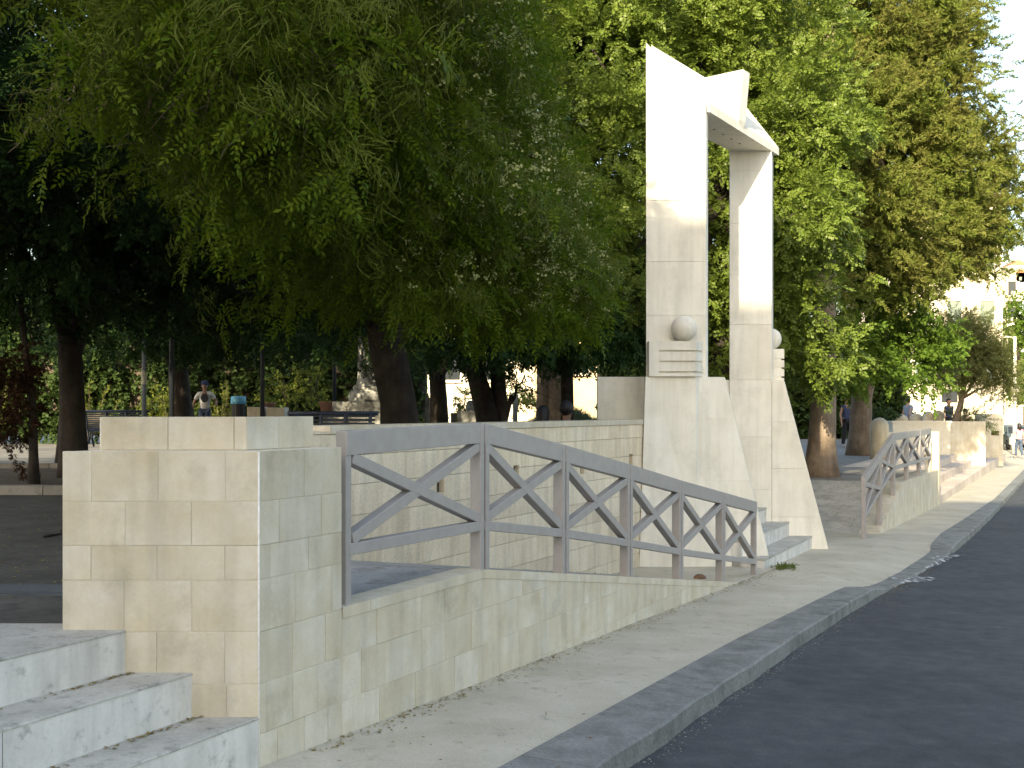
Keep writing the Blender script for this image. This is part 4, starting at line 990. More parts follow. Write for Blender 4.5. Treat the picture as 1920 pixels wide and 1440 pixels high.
# litter bin with a blue bag
p = at(447, 770, 33) * Vector((1, 1, 0)); bn = empty('litter_bin', p, 'dark litter bin with a light blue bag folded over its rim', 'bin')
MB().lathe(p, [(.05, 0), (.05, .6)], 10).build('stand', 'iron', bn)
for k in range(14):
    a = 2 * math.pi * k / 14; MB().box(p + Vector((.19 * math.cos(a), .19 * math.sin(a), .86)), (.075, .02, .6), rz=a + math.pi / 2).build('stave', 'bin_dark', bn)
MB().lathe(p + Vector((0, 0, .56)), [(.17, 0), (.175, .55)], 14).build('liner', 'bin_dark', bn)
MB().lathe(p + Vector((0, 0, 1.10)), [(.235, 0), (.225, .10), (.23, .21), (.2, .23), (.18, .16)], 16).build('bag', 'bag_blue', bn)
def block(name, label, cat, x0, x1, y0, y1, Y, dep, mat, group=None, bot=None):
    a = at(x0, y1, Y); b = at(x1, y0, Y); zb = a.z if bot is None else bot
    m = MB().box(((a.x + b.x) / 2, Y + dep / 2, (zb + b.z) / 2), (b.x - a.x, dep, b.z - zb)).build(name, mat); soften(m, .015, 2)
    return tag(m, label, cat, group)
block('stone_block', 'pale stone seat block left of the black lamp post', 'stone block', 463, 493, 763, 0, 30, .6, 'block', 'pale stone blocks', 0)
block('stone_block', 'pale stone seat block right of the black lamp post', 'stone block', 499, 533, 764, 0, 30, .6, 'block', 'pale stone blocks', 0)
block('stone_block', 'low grey stone block before the leaning double trunk', 'stone block', 857, 900, 770, 0, 24, .8, 'old_stone', 'pale stone blocks', 0)
def pot(label, px, py, Y, r, h):
    c = at(px, py, Y); o = empty('terracotta_planter', (c.x, c.y, 0), label, 'planter', 'terracotta planters')
    MB().lathe((c.x, c.y, 0), [(r * .9, 0), (r * .95, c.z - h - .0)], 14).build('pedestal', 'old_stone', o)
    MB().lathe((c.x, c.y, c.z - h), [(r * .68, 0), (r * .95, h * .85), (r * 1.05, h * .86), (r * 1.05, h), (r * .9, h), (r * .85, h * .9)], 18).build('bowl', 'terracotta', o)
    MB().lathe((c.x, c.y, c.z - .06), [(r * .86, 0), (r * .86, .02)], 14).build('earth', 'soil', o)
pot('terracotta planter behind the two pale stone blocks', 503, 755, 33, .22, .3)
pot('terracotta planter at the foot of the stone column', 614, 753, 30, .24, .32)
# column monument
cx, cy = at(690, 770, 24).x, 24.6
mo = empty('column_monument', (cx, cy, 0), 'weathered grey stone column on a stepped base', 'monument')
for (hw, z0, z1) in ((.80, -.05, .36), (.78, .362, .86), (.76, .862, 1.10)):
    soften(MB().box((cx, cy, (z0 + z1) / 2), (hw * 2, hw * 2, z1 - z0)).build('plinth', 'old_stone', mo), .03, 2)
def zz(py): return EYE - (py - HZ) / F * 24
MB().lathe((cx, cy, 1.102), [(.50, 0), (.52, .06), (.51, .16), (.46, .24), (.45, .26)], 32).build('torus_base', 'old_stone', mo)
MB().lathe((cx, cy, 1.36), [(.40, 0), (.42, .04), (.40, .10), (.34, .13), (.33, .18), (.315, .22), (.26, 2.9), (.24, 3.4)], 32).build('shaft', 'old_stone', mo)
# tapering stones and posts near the sunlit facade
def taper(label, px, ytop, Y, r0, r1, mat='old_stone', name='tapered_stone', cat='stone post', round_=False):
    c = at(px, ytop, Y); h = c.z
    prof = [(r0, 0), (r1, h * .93), (r1 * .85, h * .98), (r1 * .4, h)] if round_ else [(r0, 0), (r1, h - .03), (r1 * .9, h)]
    return tag(MB().lathe((c.x, c.y, 0), prof, 18).build(name, mat), label, cat, 'stone posts in the park')
taper('dim tapered stone post right of the thickest dark trunk', 808, 745, 25, .19, .12)
taper('pale rounded stone post by the leaning trunk', 884, 751, 26, .16, .12, round_=True)
taper('thin grey post beside the small forked tree', 966, 737, 24, .06, .05, 'grey_metal', 'metal_post', 'post')

# palm trunk and grassy mound by the two seated people
mdc = at(1060, 770, 34); md = tag(MB().lathe((mdc.x, mdc.y, 0), [(1.5, 0), (1.25, .35), (.8, .62), (.3, .78), (.05, .8)], 28).build('grass_mound', 'soil'), kind='structure')
n = 900; rr = np.sqrt(NR.uniform(0, 1, n)) * 1.4; aa = NR.uniform(0, 6.28, n)
P = np.stack([mdc.x + rr * np.cos(aa), mdc.y + rr * np.sin(aa), .8 * (1 - (rr / 1.5) ** 1.6)], 1); Dd = np.stack([NR.normal(size=n) * .4, NR.normal(size=n) * .4, np.ones(n)], 1)
V, Q = scatter([spray_leaf(9, .06, .30, .018, .5, 0) for _ in range(3)], P, Dd, NR.uniform(.7, 1.2, n)); tag(raw_mesh('tall_grass', V, Q, 'palm_grass'), 'pale green tufted grass on the mound', 'grass', kind='stuff')
for px, w0, w1, lab in ((1022, .26, .20, 'grey palm trunk left of the seated pair'), (1045, .40, .20, 'broad cone shaped palm trunk behind the seated pair')):
    c = at(px, 770, 31); o = empty('palm_tree', (c.x, c.y, 0), lab, 'tree', 'palms by the mound')
    m = MB(); prof = []
    for i in range(24): prof.append(((w0 + (w1 - w0) * i / 23) * (1 + .07 * (i % 2)), i * .16))
    m.lathe((c.x, c.y, -.02), prof, 14).build('trunk', 'bark_pale', o)
    P = np.tile(np.array([c.x, c.y, 3.7]), (26, 1)); a = NR.uniform(0, 6.28, 26); Dd = np.stack([np.cos(a), np.sin(a), NR.uniform(-.1, .9, 26)], 1)
    V, Q = scatter([pinnate(1.6, 22, .4, .03, .35, 50) for _ in range(3)], P, Dd, NR.uniform(.8, 1.1, 26)); raw_mesh('crown', V, Q, 'palm_grass', o)

# ------------------------------------------------------------------ buildings behind the park
def house(name, label, x0, x1, Y, h, dep, mat, wins, roof='roof_tile', z0=-.3):
    o = empty(name, ((x0 + x1) / 2, Y, z0), label, 'building')
    MB().box(((x0 + x1) / 2, Y + dep / 2, (z0 + h) / 2), (x1 - x0, dep, h - z0)).build('wall', mat, o)
    m = MB().box(((x0 + x1) / 2, Y + dep / 2, h + .1), (x1 - x0 + .5, dep + .5, .22)).build('roof', roof, o)
    for (x, z, w, hh) in wins: window(o, (x, Y, z), w, hh, (1, 0, 0), (0, -1, 0), True)
    return o
house('park_pavilion', 'pale facade in full sun seen between the dark trunks', at(825, 770, 62).x, at(1003, 770, 62).x, 62, 6.5, 8, 'limewash', [(-3.4, 3.3, 1, 1.4), (-1.2, 3.3, 1, 1.4)])
house('ochre_house', 'shaded ochre house wall behind the palms and mound', at(1005, 770, 58).x, at(1150, 770, 58).x + 2, 58, 6.5, 8, 'ochre_wall', [(3.6, 3.6, 1, 1.5)])
house('grey_house', 'small pale house with barred windows behind the cream lamp post', at(740, 770, 70).x, at(818, 770, 70).x, 70, 6, 8, 'mortar', [(at(772, 770, 70).x, 2.55, .9, .9), (at(788, 770, 70).x, 2.55, .8, .9)])

# ------------------------------------------------------------------ the sunlit corner at the right
def bollard(label, px, ytop, Y, r, zb):
    c = at(px, ytop, Y); h = c.z - zb; prof = [(r, 0), (r, h - r)] + [(r * math.cos(a), h - r + r * math.sin(a)) for a in np.linspace(.2, 1.5, 7)]
    return tag(MB().lathe((c.x, c.y, zb), prof, 26).build('stone_bollard', 'block'), label, 'bollard', 'round topped stone bollards')
bollard('big round topped stone bollard standing on the plaza beside the small railing', 1649, 783, 27.5, .225, -.33)
bollard('shaded round topped bollard before the walking person', 1690, 777, 38, .25, -.33)
bollard('shaded round topped bollard to the right of the walking person', 1718, 775, 38, .25, -.33)
bollard('narrow round topped bollard over the white wall, left of the olive trunk pair', 1740, 771, 37.5, .19, -.33)
bollard('narrow round topped bollard nearest the planter and olive trunk', 1759, 769, 37.5, .19, -.33)
ww = empty('low_white_wall', at(1720, 770, 31) * Vector((1, 1, 0)) + Vector((0, 0, -.33)), 'low white wall in full sun behind the small railing', 'wall')
a, b = at(1674, 793, 31), at(1782, 793, 31)
MB().box(((a.x + b.x) / 2, 31.2, (a.z - .35) / 2), (b.x - a.x, .4, a.z + .35)).build('wall_body', 'mortar', ww)
MB().box(((a.x + b.x) / 2, 31.2, a.z + .03), (b.x - a.x + .06, .46, .055)).build('coping', 'mortar', ww)
a2 = at(1662, 810, 30.7); MB().box((a2.x + .1, 30.8, (a2.z - .35) / 2), (.36, .5, a2.z + .35)).build('end_block', 'mortar', ww)
plt = empty('stone_planter', at(1815, 770, 36) * Vector((1, 1, 0)), 'long stone planter box holding the olive tree', 'planter')
a, b = at(1772, 790, 35.6), at(1848, 790, 35.6)
for (x0, x1, y0, y1) in ((a.x, b.x, 35.6, 35.75), (a.x, b.x, 37.3, 37.45), (a.x, a.x + .15, 35.75, 37.3), (b.x - .15, b.x, 35.75, 37.3)):
    MB().box(((x0 + x1) / 2, (y0 + y1) / 2, (a.z - 1.15) / 2), (x1 - x0, y1 - y0, a.z + 1.15)).build('side', 'block', plt)
MB().box(((a.x + b.x) / 2, 36.5, a.z - .2), (b.x - a.x - .3, 1.6, .2)).build('earth', 'soil', plt)
a, b = at(1848, 776, 42), at(1881, 776, 42)
pb = empty('stone_pillar', ((a.x + b.x) / 2, 42.6, -1.2), 'square stone pillar with a slot at the end of the long steps', 'pillar')
mx_ = (a.x + b.x) / 2
for (x0, x1, z0, z1) in ((a.x, b.x, -1.3, -.05), (a.x, a.x + .22, -.05, .12), (a.x + .52, b.x, -.05, .12), (a.x, b.x, .12, a.z)):
    MB().box(((x0 + x1) / 2, 42.5, (z0 + z1) / 2), (x1 - x0, 1.0, z1 - z0 - .004)).build('block', 'block', pb)
block('stair_wall', 'grey stair side wall left of the square stone pillar', 'wall', 1832, 1849, 792, 0, 41, .8, 'old_stone', None, -1.0)
# tall house in full sun
x0, x1 = at(1690, 770, 64).x, at(1880, 770, 64).x
hb = empty('sunlit_house', ((x0 + x1) / 2, 66, -1.2), 'tall cream house in glaring sun behind the olive tree', 'building')
MB().box(((x0 + x1) / 2, 69, 6.0), (x1 - x0, 10, 14.6)).build('wall', 'limewash', hb)
MB().box(((x0 + x1) / 2, 69, 13.4), (x1 - x0 + .6, 10.6, .25)).build('roof', 'roof_tile', hb)
for i in range(3):
    for j in range(3): window(hb, (x0 + 1.2 + i * 1.9, 64, 3.4 + j * 3.2), .9, 1.5, (1, 0, 0), (0, -1, 0), True, 'shutter')
MB().box((at(1780, 740, 64).x, 63.95, at(1780, 742, 64).z), (.9, .1, .75)).build('vent_panel', 'iron', hb)
MB().box(((x0 + x1) / 2, 63.94, at(0, 792, 64).z - .1), (x1 - x0, .1, 1.2)).build('skirting', 'block', hb)
fb_ = empty('balcony_block', (at(1900, 770, 110).x, 110, -1.5), 'pale distant block with stacked balconies right of the sunlit house', 'building')
bx0, bx1 = at(1882, 770, 110).x, at(1912, 770, 110).x
MB().box(((bx0 + bx1) / 2, 114, 6.2), (bx1 - bx0, 8, 15.4)).build('wall', 'limewash', fb_)
for j in range(5):
    z = 1.5 + j * 2.6; bal = MB().box((bx1 - .75, 109.4, z), (1.3, 1.2, .14)).build('balcony', 'limewash', fb_)
    MB().box((bx1 - .75, 108.85, z + .5), (1.3, .06, .8)).build('parapet', 'limewash', bal); window(fb_, (bx1 - .8, 110, z + 1.3), .9, 1.5, (1, 0, 0), (0, -1, 0), False)
# far hillside with houses
hv = []; nx_, ny_ = 60, 24
for i in range(nx_):
    for j in range(ny_):
        x = -500 + i * 1700 / (nx_ - 1); y = 420 + j * 500 / (ny_ - 1); s = j / (ny_ - 1)
        hv.append((x, y, -2 + 90 * s ** .8 * (.75 + .25 * math.sin(x * .006 + 1)) + 6 * math.sin(x * .02) * s))
hq = [(i * ny_ + j, (i + 1) * ny_ + j, (i + 1) * ny_ + j + 1, i * ny_ + j + 1) for i in range(nx_ - 1) for j in range(ny_ - 1)]
stone('hill_mat', (.06, .08, .035), (.09, .11, .05), (.16, .14, .08), scale=.05, tint=0, bump=.0, fine=.6)
tag(raw_mesh('hill', np.array(hv), np.array(hq), 'hill_mat'), kind='structure')
for i, (px, py, lab) in enumerate(((1903, 500, 'tiny pale hillside house highest above the balconies'), (1915, 515, 'tiny pale hillside house at the right picture edge'))):
    c = at(px, py, 560); o = empty('hill_house', (c.x, c.y, c.z - 8), lab, 'house', 'houses on the far hill')
    MB().box((c.x, c.y, c.z - 4), (9, 8, 9)).build('wall', 'limewash', o); MB().prism([(c.x - 5, c.y - 4.5, c.z + .5), (c.x + 5, c.y - 4.5, c.z + .5), (c.x, c.y - 4.5, c.z + 3)], (0, 9, 0)).build('roof', 'roof_tile', o)
    for k in (-1, 1): MB().box((c.x + k * 2.3, c.y - 4.02, c.z - 2.5), (1.3, .1, 1.8)).build('window', 'shutter', o)
# street lamp by the pavement
p = at(1903, 770, 56); p.z = -1.3
sl = empty('street_lamp', p, 'tall pale street lamp with a short arm near the parked car', 'street lamp')
MB().lathe(p, [(.16, 0), (.16, .9), (.10, 1.0), (.07, 6.0)], 14).build('pole', 'pale_pole', sl)
MB().tube([p + Vector((0, 0, 5.75)), p + Vector((-.12, 0, 5.95)), p + Vector((-.55, 0, 6.0))], [.05, .045, .04], 8).build('arm', 'pale_pole', sl)
MB().box(p + Vector((-.72, 0, 5.99)), (.45, .2, .10)).build('lamp_head', 'pale_pole', sl)
MB().box(p + Vector((-.02, -.1, 3.3)), (.42, .04, .28)).build('bracket_box', 'pale_pole', sl)
for k, (px, lab) in enumerate(((1886, 'pale gate post left of the street lamp behind the car'), (1896, 'pale gate post just beside the street lamp pole'), (1911, 'pale gate post right of the street lamp pole'))):
    c = at(px, 762, 70); o = empty('gate_post', (c.x, c.y, -1.4), lab, 'gate post', 'pale gate posts by the car')
    MB().box((c.x, c.y, (c.z - 1.4) / 2), (.34, .34, c.z + 1.4)).build('shaft', 'limewash', o); MB().box((c.x, c.y, c.z + .05), (.44, .44, .1)).build('cap', 'limewash', o)

# ------------------------------------------------------------------ parked car
def car(p, rz, label):
    """small hatchback, local y is its length, front towards -y"""
    o = empty('parked_car', p, label, 'car'); o.rotation_euler.z = rz
    prof = [(-2.0, .30), (-2.05, .55), (-1.95, .74), (-1.15, .92), (1.55, .96), (1.9, .86), (1.95, .45), (1.85, .28)]
    def loft(pr, hw, name, mat, tuck=.10, par=o):
        vs = []; n = len(pr)
        zt = max(z for _, z in pr); zb = min(z for _, z in pr)
        for s in (-1, -.93, .93, 1):
            for (y, z) in pr:
                k = (z - zb) / (zt - zb + 1e-6); w = hw * (abs(s)) * (1 - tuck * k); e = .985 if abs(s) == 1 else 1
                vs.append((math.copysign(w, s), y * e, z))
        fs = [tuple(range(n)), tuple(range(3 * n, 4 * n))[::-1]]
        for r in range(3):
            for i in range(n): fs.append((r * n + i, (r + 1) * n + i, (r + 1) * n + (i + 1) % n, r * n + (i + 1) % n))
        m = MB().add(vs, fs); ob = m.build(name, mat, par, True)
        bm = bmesh.new(); bm.from_mesh(ob.data); bmesh.ops.recalc_face_normals(bm, faces=bm.faces); bm.to_mesh(ob.data); bm.free()
        return ob
    body = soften(loft(prof, .84, 'body', 'car_paint', .04), .04, 3)
    cab = soften(loft([(-1.15, .90), (-.45, 1.38), (.0, 1.45), (1.0, 1.42), (1.6, .95)], .76, 'cabin', 'car_paint', .2), .03, 2)
    MB().add([(-.60, -.52, 1.34), (.60, -.52, 1.34), (.70, -1.10, .955), (-.70, -1.10, .955)], [(0, 1, 2, 3)]).prism([(-.60, -.56, 1.345), (.60, -.56, 1.345), (.69, -1.12, .97), (-.69, -1.12, .97)], (0, .03, -.02)).build('windscreen', 'glass_dark', cab, True)
    for s in (-1, 1):
        MB().prism([(s * .765, -.95, .99), (s * .765, .25, .99), (s * .665, .2, 1.36), (s * .665, -.42, 1.34)], (-s * .03, 0, 0)).build('side_window', 'glass_dark', cab, True)
        MB().prism([(s * .765, .32, .99), (s * .765, 1.3, .99), (s * .665, 1.0, 1.36), (s * .665, .27, 1.36)], (-s * .03, 0, 0)).build('side_window', 'glass_dark', cab, True)
        MB().prism([(s * .45, -2.03, .60), (s * .78, -1.96, .60), (s * .76, -1.95, .75), (s * .48, -2.02, .72)], (0, .06, 0)).build('headlight', 'lamp_lens', body, True)
        MB().box((s * .93, -.85, .98), (.16, .1, .11)).build('mirror', 'car_paint', cab, True)
        for y in (-1.28, 1.22):
            t = MB()
            n = 20
            for r_, x in ((.30, .17), ):
                pass
            m = MB(); prof_w = [(.18, -.09), (.27, -.09), (.30, -.06), (.30, .06), (.27, .09), (.18, .09)]
            vs = []; fs = []
            for (r_, x) in prof_w:
                for k in range(n):
                    a = 2 * math.pi * k / n; vs.append((s * .75 + x, y + r_ * math.cos(a), .30 + r_ * math.sin(a)))
            for i in range(5):
                for k in range(n): fs.append((i * n + k, i * n + (k + 1) % n, (i + 1) * n + (k + 1) % n, (i + 1) * n + k))
            wh = m.add(vs, fs, True).build('tyre', 'rubber', o, True)
            m = MB(); m.tube([(s * .75 - .07, y, .30), (s * .75 + s * .07 if s > 0 else s * .75 - .07 - .0, y, .30)] if False else [(s * .75 - .07, y, .30), (s * .75 + .07, y, .30)], [.19, .19], 16).build('rim', 'chrome', wh, True)
    MB().box((0, -2.06, .42), (1.5, .10, .16)).build('bumper', 'iron', body, True)
    MB().box((0, -2.075, .62), (.8, .03, .09)).build('grille', 'iron', body, True)
    return o
p = at(1906, 835, 66); car(Vector((p.x, 66, -1.4)), R(-12), 'dark grey green hatchback parked behind the walking woman')

# ------------------------------------------------------------------ people
def skin_obj(name, verts, edges, rad, mat, parent, root=0, sub=2):
    me = bpy.data.meshes.new(name); me.from_pydata(verts, edges, []); me.update(); me.materials.append(MATS[mat])
    o = bpy.data.objects.new(name, me); col.objects.link(o); o.parent = parent
    m = o.modifiers.new('skin', 'SKIN'); m.use_smooth_shade = True
    if not me.skin_vertices: me.attributes  # layer comes with the modifier
    sv = me.skin_vertices[0].data
    for i, r in enumerate(rad): sv[i].radius = r if hasattr(r, '__len__') else (r, r)
    for i in range(len(verts)): sv[i].use_root = (i == root)
    s = o.modifiers.new('smooth', 'SUBSURF'); s.levels = sub; s.render_levels = sub
    return o
def person(p, rz, h, label, top, trousers, hair, skin='skin_a', pose=None, sleeve=.5, seated=False, long_hair=False, extra=None, group='people in the park'):
    """figure facing local -y; joints can be moved by pose"""
    o = empty('person', p, label, 'person', group); o.rotation_euler.z = rz; k = h / 1.72
    J = {'pel': (0, 0, .93), 'spi': (0, .01, 1.10), 'che': (0, .0, 1.28), 'nec': (0, .01, 1.44), 'hd0': (0, -.005, 1.52), 'hd1': (0, -.012, 1.61), 'hd2': (0, 0, 1.68), 'nose': (0, -.108, 1.585)}
    for s, q in ((-1, 'r'), (1, 'l')):
        J.update({'sh' + q: (s * .165, .0, 1.37), 'el' + q: (s * .225, .03, 1.10), 'wr' + q: (s * .235, -.05, .87), 'pa' + q: (s * .235, -.07, .80),
                  'hip' + q: (s * .085, 0, .88), 'kn' + q: (s * .10, -.02, .49), 'an' + q: (s * .105, .02, .09), 'to' + q: (s * .12, -.14, .035), 'ear' + q: (s * .082, .01, 1.59)})
    if seated:
        for s, q in ((-1, 'r'), (1, 'l')):
            J['kn' + q] = (s * .12, -.42, .95 - .02); J['an' + q] = (s * .12, -.40, .55); J['to' + q] = (s * .13, -.55, .50)
            J['el' + q] = (s * .24, -.05, 1.12); J['wr' + q] = (s * .15, -.25, 1.0); J['pa' + q] = (s * .12, -.31, 1.0)
    J.update(pose or {})
    RAD = {'pel': (.125, .10), 'spi': (.115, .09), 'che': (.135, .10), 'nec': .052, 'hd0': (.062, .07), 'hd1': (.078, .092), 'hd2': (.055, .065), 'nose': .012}
    for q in 'rl': RAD.update({'sh' + q: .052, 'el' + q: .040, 'wr' + q: .028, 'pa' + q: (.034, .02), 'hip' + q: .085, 'kn' + q: .056, 'an' + q: .038, 'to' + q: (.036, .028), 'ear' + q: .014})
    names = list(J); E_ = [('pel', 'spi'), ('spi', 'che'), ('che', 'nec'), ('nec', 'hd0'), ('hd0', 'hd1'), ('hd1', 'hd2'), ('hd1', 'nose')]
    for q in 'rl': E_ += [('che', 'sh' + q), ('sh' + q, 'el' + q), ('el' + q, 'wr' + q), ('wr' + q, 'pa' + q), ('pel', 'hip' + q), ('hip' + q, 'kn' + q), ('kn' + q, 'an' + q), ('an' + q, 'to' + q), ('hd1', 'ear' + q)]
    V = [Vector(J[n_]) * k for n_ in names]; RR = [RAD[n_] for n_ in names]; ed = [(names.index(a), names.index(b)) for a, b in E_]
    for q in 'rl':                                          # five fingers with a bend each, the thumb off the side of the palm
        pa, wr = Vector(J['pa' + q]), Vector(J['wr' + q]); d = (pa - wr).normalized(); side = d.cross(Vector((1, 0, 0) if abs(d.x) < .7 else (0, 0, 1))).normalized(); ip = names.index('pa' + q)
        for f, (off, ln) in enumerate(((-.026, .062), (-.009, .075), (.009, .07), (.025, .055))):
            a = len(V); cu = d.cross(side) * .012
            V += [(pa + side * off + d * .03) * k, (pa + side * off * 1.1 + d * (.03 + ln * .55) + cu) * k, (pa + side * off * 1.1 + d * (.03 + ln) + cu * 3) * k]; RR += [.0095, .0085, .007]; ed += [(ip, a), (a, a + 1), (a + 1, a + 2)]
        a = len(V); iw = names.index('wr' + q)
        V += [(pa + side * -.035 + d * -.005) * k, (pa + side * -.052 + d * .03) * k]; RR += [.0105, .008]; ed += [(ip, a), (a, a + 1)]
    RR = [tuple(x * k for x in r) if hasattr(r, '__len__') else r * k for r in RR]
    skin_obj('body', [tuple(v) for v in V], ed, RR, skin, o, 0, 2)
    def cloth(name, keys, edges, radii, mat):
        vs = [tuple(Vector(J[q]) * k) if isinstance(q, str) else tuple(Vector(q) * k) for q in keys]
        return skin_obj(name, vs, edges, [tuple(x * k for x in r) if hasattr(r, '__len__') else r * k for r in radii], mat, o, 0, 2)
    def mixp(a, b, s): return tuple(Vector(J[a]).lerp(Vector(J[b]), s))
    pl = Vector(J['pel'])
    cloth('shirt', [tuple(pl + Vector((0, 0, -.06))), 'spi', 'che', mixp('che', 'nec', .55), 'shr', mixp('shr', 'elr', sleeve), 'shl', mixp('shl', 'ell', sleeve)],
          [(0, 1), (1, 2), (2, 3), (2, 4), (4, 5), (2, 6), (6, 7)], [(.155, .125), (.145, .115), (.155, .12), (.085, .075), .074, .066, .074, .066], top)
    cloth('trousers', ['pel', 'hipr', 'knr', mixp('knr', 'anr', .95), 'hipl', 'knl', mixp('knl', 'anl', .95)], [(0, 1), (1, 2), (2, 3), (0, 4), (4, 5), (5, 6)], [(.13, .105), .102, .078, .062, .102, .078, .062], trousers)
    for q in 'rl': cloth('shoe', [mixp('an' + q, 'to' + q, -.05), mixp('an' + q, 'to' + q, .5), 'to' + q], [(0, 1), (1, 2)], [.05, .048, (.045, .032)], 'shoe')
    hz = Vector(J['hd1']); 
    vs = []; fs = []; na, nb = 20, 14; c = hz + Vector((0, .016, .012))
    for a in range(nb + 1):
        ph = math.pi * a / nb
        for b in range(na):
            q = 2 * math.pi * b / na; d = Vector((math.sin(ph) * math.cos(q), math.sin(ph) * math.sin(q), math.cos(ph))); r = Vector((.093, .108, .112))
            if d.y < -.25 and d.z < .42: r = r * (.55 if not long_hair or d.y < -.5 else .9)
            v = c + Vector((d.x * r.x, d.y * r.y, d.z * r.z)) * (1 + .05 * math.sin(7 * q + 3 * ph))
            if long_hair and d.z < -.1 and d.y > -.45: v.z -= .22 * (-.1 - d.z); v.y += .03
            vs.append(v * k)
    for a in range(nb):
        for b in range(na): fs.append((a * na + b, (a + 1) * na + b, (a + 1) * na + (b + 1) % na, a * na + (b + 1) % na))
    MB().add(vs, fs, True).build('hair', hair, o, True)
    if extra: extra(o, k, J)
    return o
def cap_print(o, k, J):
    hz = Vector(J['hd1']) * k
    MB().lathe(hz + Vector((0, .01, .02)), [(.108, 0), (.108, .03), (.09, .085), (.04, .115), (.005, .12)], 16).build('cap', 'navy_cloth', o, True)
    MB().prism([hz + Vector((-.08, -.08, .025)), hz + Vector((.08, -.08, .025)), hz + Vector((.055, -.20, .015)), hz + Vector((-.055, -.20, .015))], (0, 0, .012)).build('cap_peak', 'navy_cloth', o, True)
    c = Vector(J['che']) * k
    pts = [c + Vector((.105 * math.cos(a), -.134, -.03 + .13 * math.sin(a))) for a in np.linspace(0, 2 * math.pi, 14, endpoint=False)]
    MB().prism(pts, (0, .03, 0)).build('shirt_print', 'print_dark', o, True)
p = at(384, 770, 31.5); person((p.x, 31.5, 0), R(12), 1.74, 'man in a white printed T-shirt, dark cap and jeans by the brown trunk', 'tee_white', 'jeans', 'hair_dark', 'skin_a', {'elr': (-.30, .02, 1.13), 'wrr': (-.33, -.06, .92), 'par': (-.335, -.08, .86), 'ell': (.32, .0, 1.16), 'wrl': (.33, -.14, 1.05), 'pal': (.33, -.2, 1.06)}, .75, extra=cap_print)
p = at(1588, 770, 36); person((p.x, 36, -.32), R(15), 1.70, 'person in dark vest and black trousers standing under the bright green tree', 'navy_cloth', 'black_cloth', 'hair_dark', 'skin_a', {'anr': (-.14, .03, .09), 'tor': (-.16, -.13, .035)}, .15)
p = at(1703, 770, 41); person((p.x, 41, -.32), R(115), 1.72, 'person in a light blue grey shirt and jeans walking behind the bollards', 'blue_grey_cloth', 'jeans', 'hair_dark', 'skin_b', {'knl': (.1, -.16, .50), 'anl': (.1, -.20, .12), 'tol': (.1, -.36, .06), 'knr': (-.1, .06, .49), 'anr': (-.1, .24, .12), 'tor': (-.1, .12, .03), 'elr': (-.21, .14, 1.12), 'wrr': (-.22, .08, .9), 'par': (-.22, .06, .83)}, .4)
bp_ = Vector((at(1040, 770, 14.6).x, 14.6, 0))
bench('slatted_bench', 'dark bench carrying the two seated people behind the parapet', Vector((bp_.x, 14.95, -.12)), R(180), 1.5, 'bench_blue', 'park benches', 7, .80)
person((at(1018, 770, 14.9).x, 14.9, -.74), R(176), 1.70, 'seated person with long dark hair seen from behind over the parapet', 'black_cloth', 'black_cloth', 'hair_dark', 'skin_a', None, .7, True, True)
person((at(1062, 770, 14.9).x, 14.9, -.71), R(168), 1.74, 'seated person with short dark hair and teal shirt over the parapet', 'teal_cloth', 'jeans', 'hair_dark', 'skin_a', None, .7, True)
person((at(861, 770, 45).x, 45, -.42), R(100), 1.62, 'far seated person silhouetted against the sunlit facade', 'black_cloth', 'black_cloth', 'hair_dark', 'skin_a', None, .7, True)
block('stone_block', 'dark low stone seat under the far silhouetted person', 'stone block', 845, 878, 774, 0, 44.9, .6, 'soil', 'pale stone blocks', 0)
p = at(1822, 770, 43); person((p.x, 43.6, -.72), R(10), 1.70, 'seated bare shouldered person behind the planter near the square pillar', 'skin_b', 'black_cloth', 'hair_dark', 'skin_b', None, .3, True)
p = at(1779, 770, 45); person((p.x, 45, -.32), R(20), 1.72, 'person in dark blue behind the olive trunk', 'navy_cloth', 'black_cloth', 'hair_dark', 'skin_a', None, .5)
def handbag(o, k, J):
    MB().tube([Vector(J['shl']) * k + Vector((.02, 0, .06)), Vector((.24, -.05, 1.15)) * k, Vector((.25, -.05, .98)) * k], [.01, .01, .01], 5).build('strap', 'bag_white', o, True)
p = at(1911, 860, 50); zp = zpav(51)
person((p.x, 50, zp), R(186), 1.62, 'woman with dark hair, pink top and jeans walking by the parked car', 'pink_cloth', 'jeans', 'hair_dark', 'skin_b', {'knl': (.1, -.12, .49), 'anl': (.1, -.12, .10), 'tol': (.1, -.28, .05), 'anr': (-.1, .16, .12), 'tor': (-.1, .05, .03), 'ell': (.30, .02, 1.14), 'wrl': (.34, -.05, .93), 'pal': (.35, -.07, .86)}, .2, False, True, extra=handbag)
bc = Vector((p.x - .36, 49.95, zp + .80))
hb_ = empty('white_handbag', bc - Vector((0, 0, .2)), 'white handbag hanging at the side of the walking woman', 'bag')
soften(MB().box(bc, (.12, .28, .34)).build('bag_body', 'bag_white', hb_), .03, 2); MB().tube([bc + Vector((0, -.1, .16)), bc + Vector((0, 0, .34)), bc + Vector((0, .1, .16))], [.012] * 3, 6).build('bag_handle', 'bag_white', hb_)

leaf('grit', [(.30, .27, .21), (.40, .37, .30), (.22, .20, .15)], .0, .9)
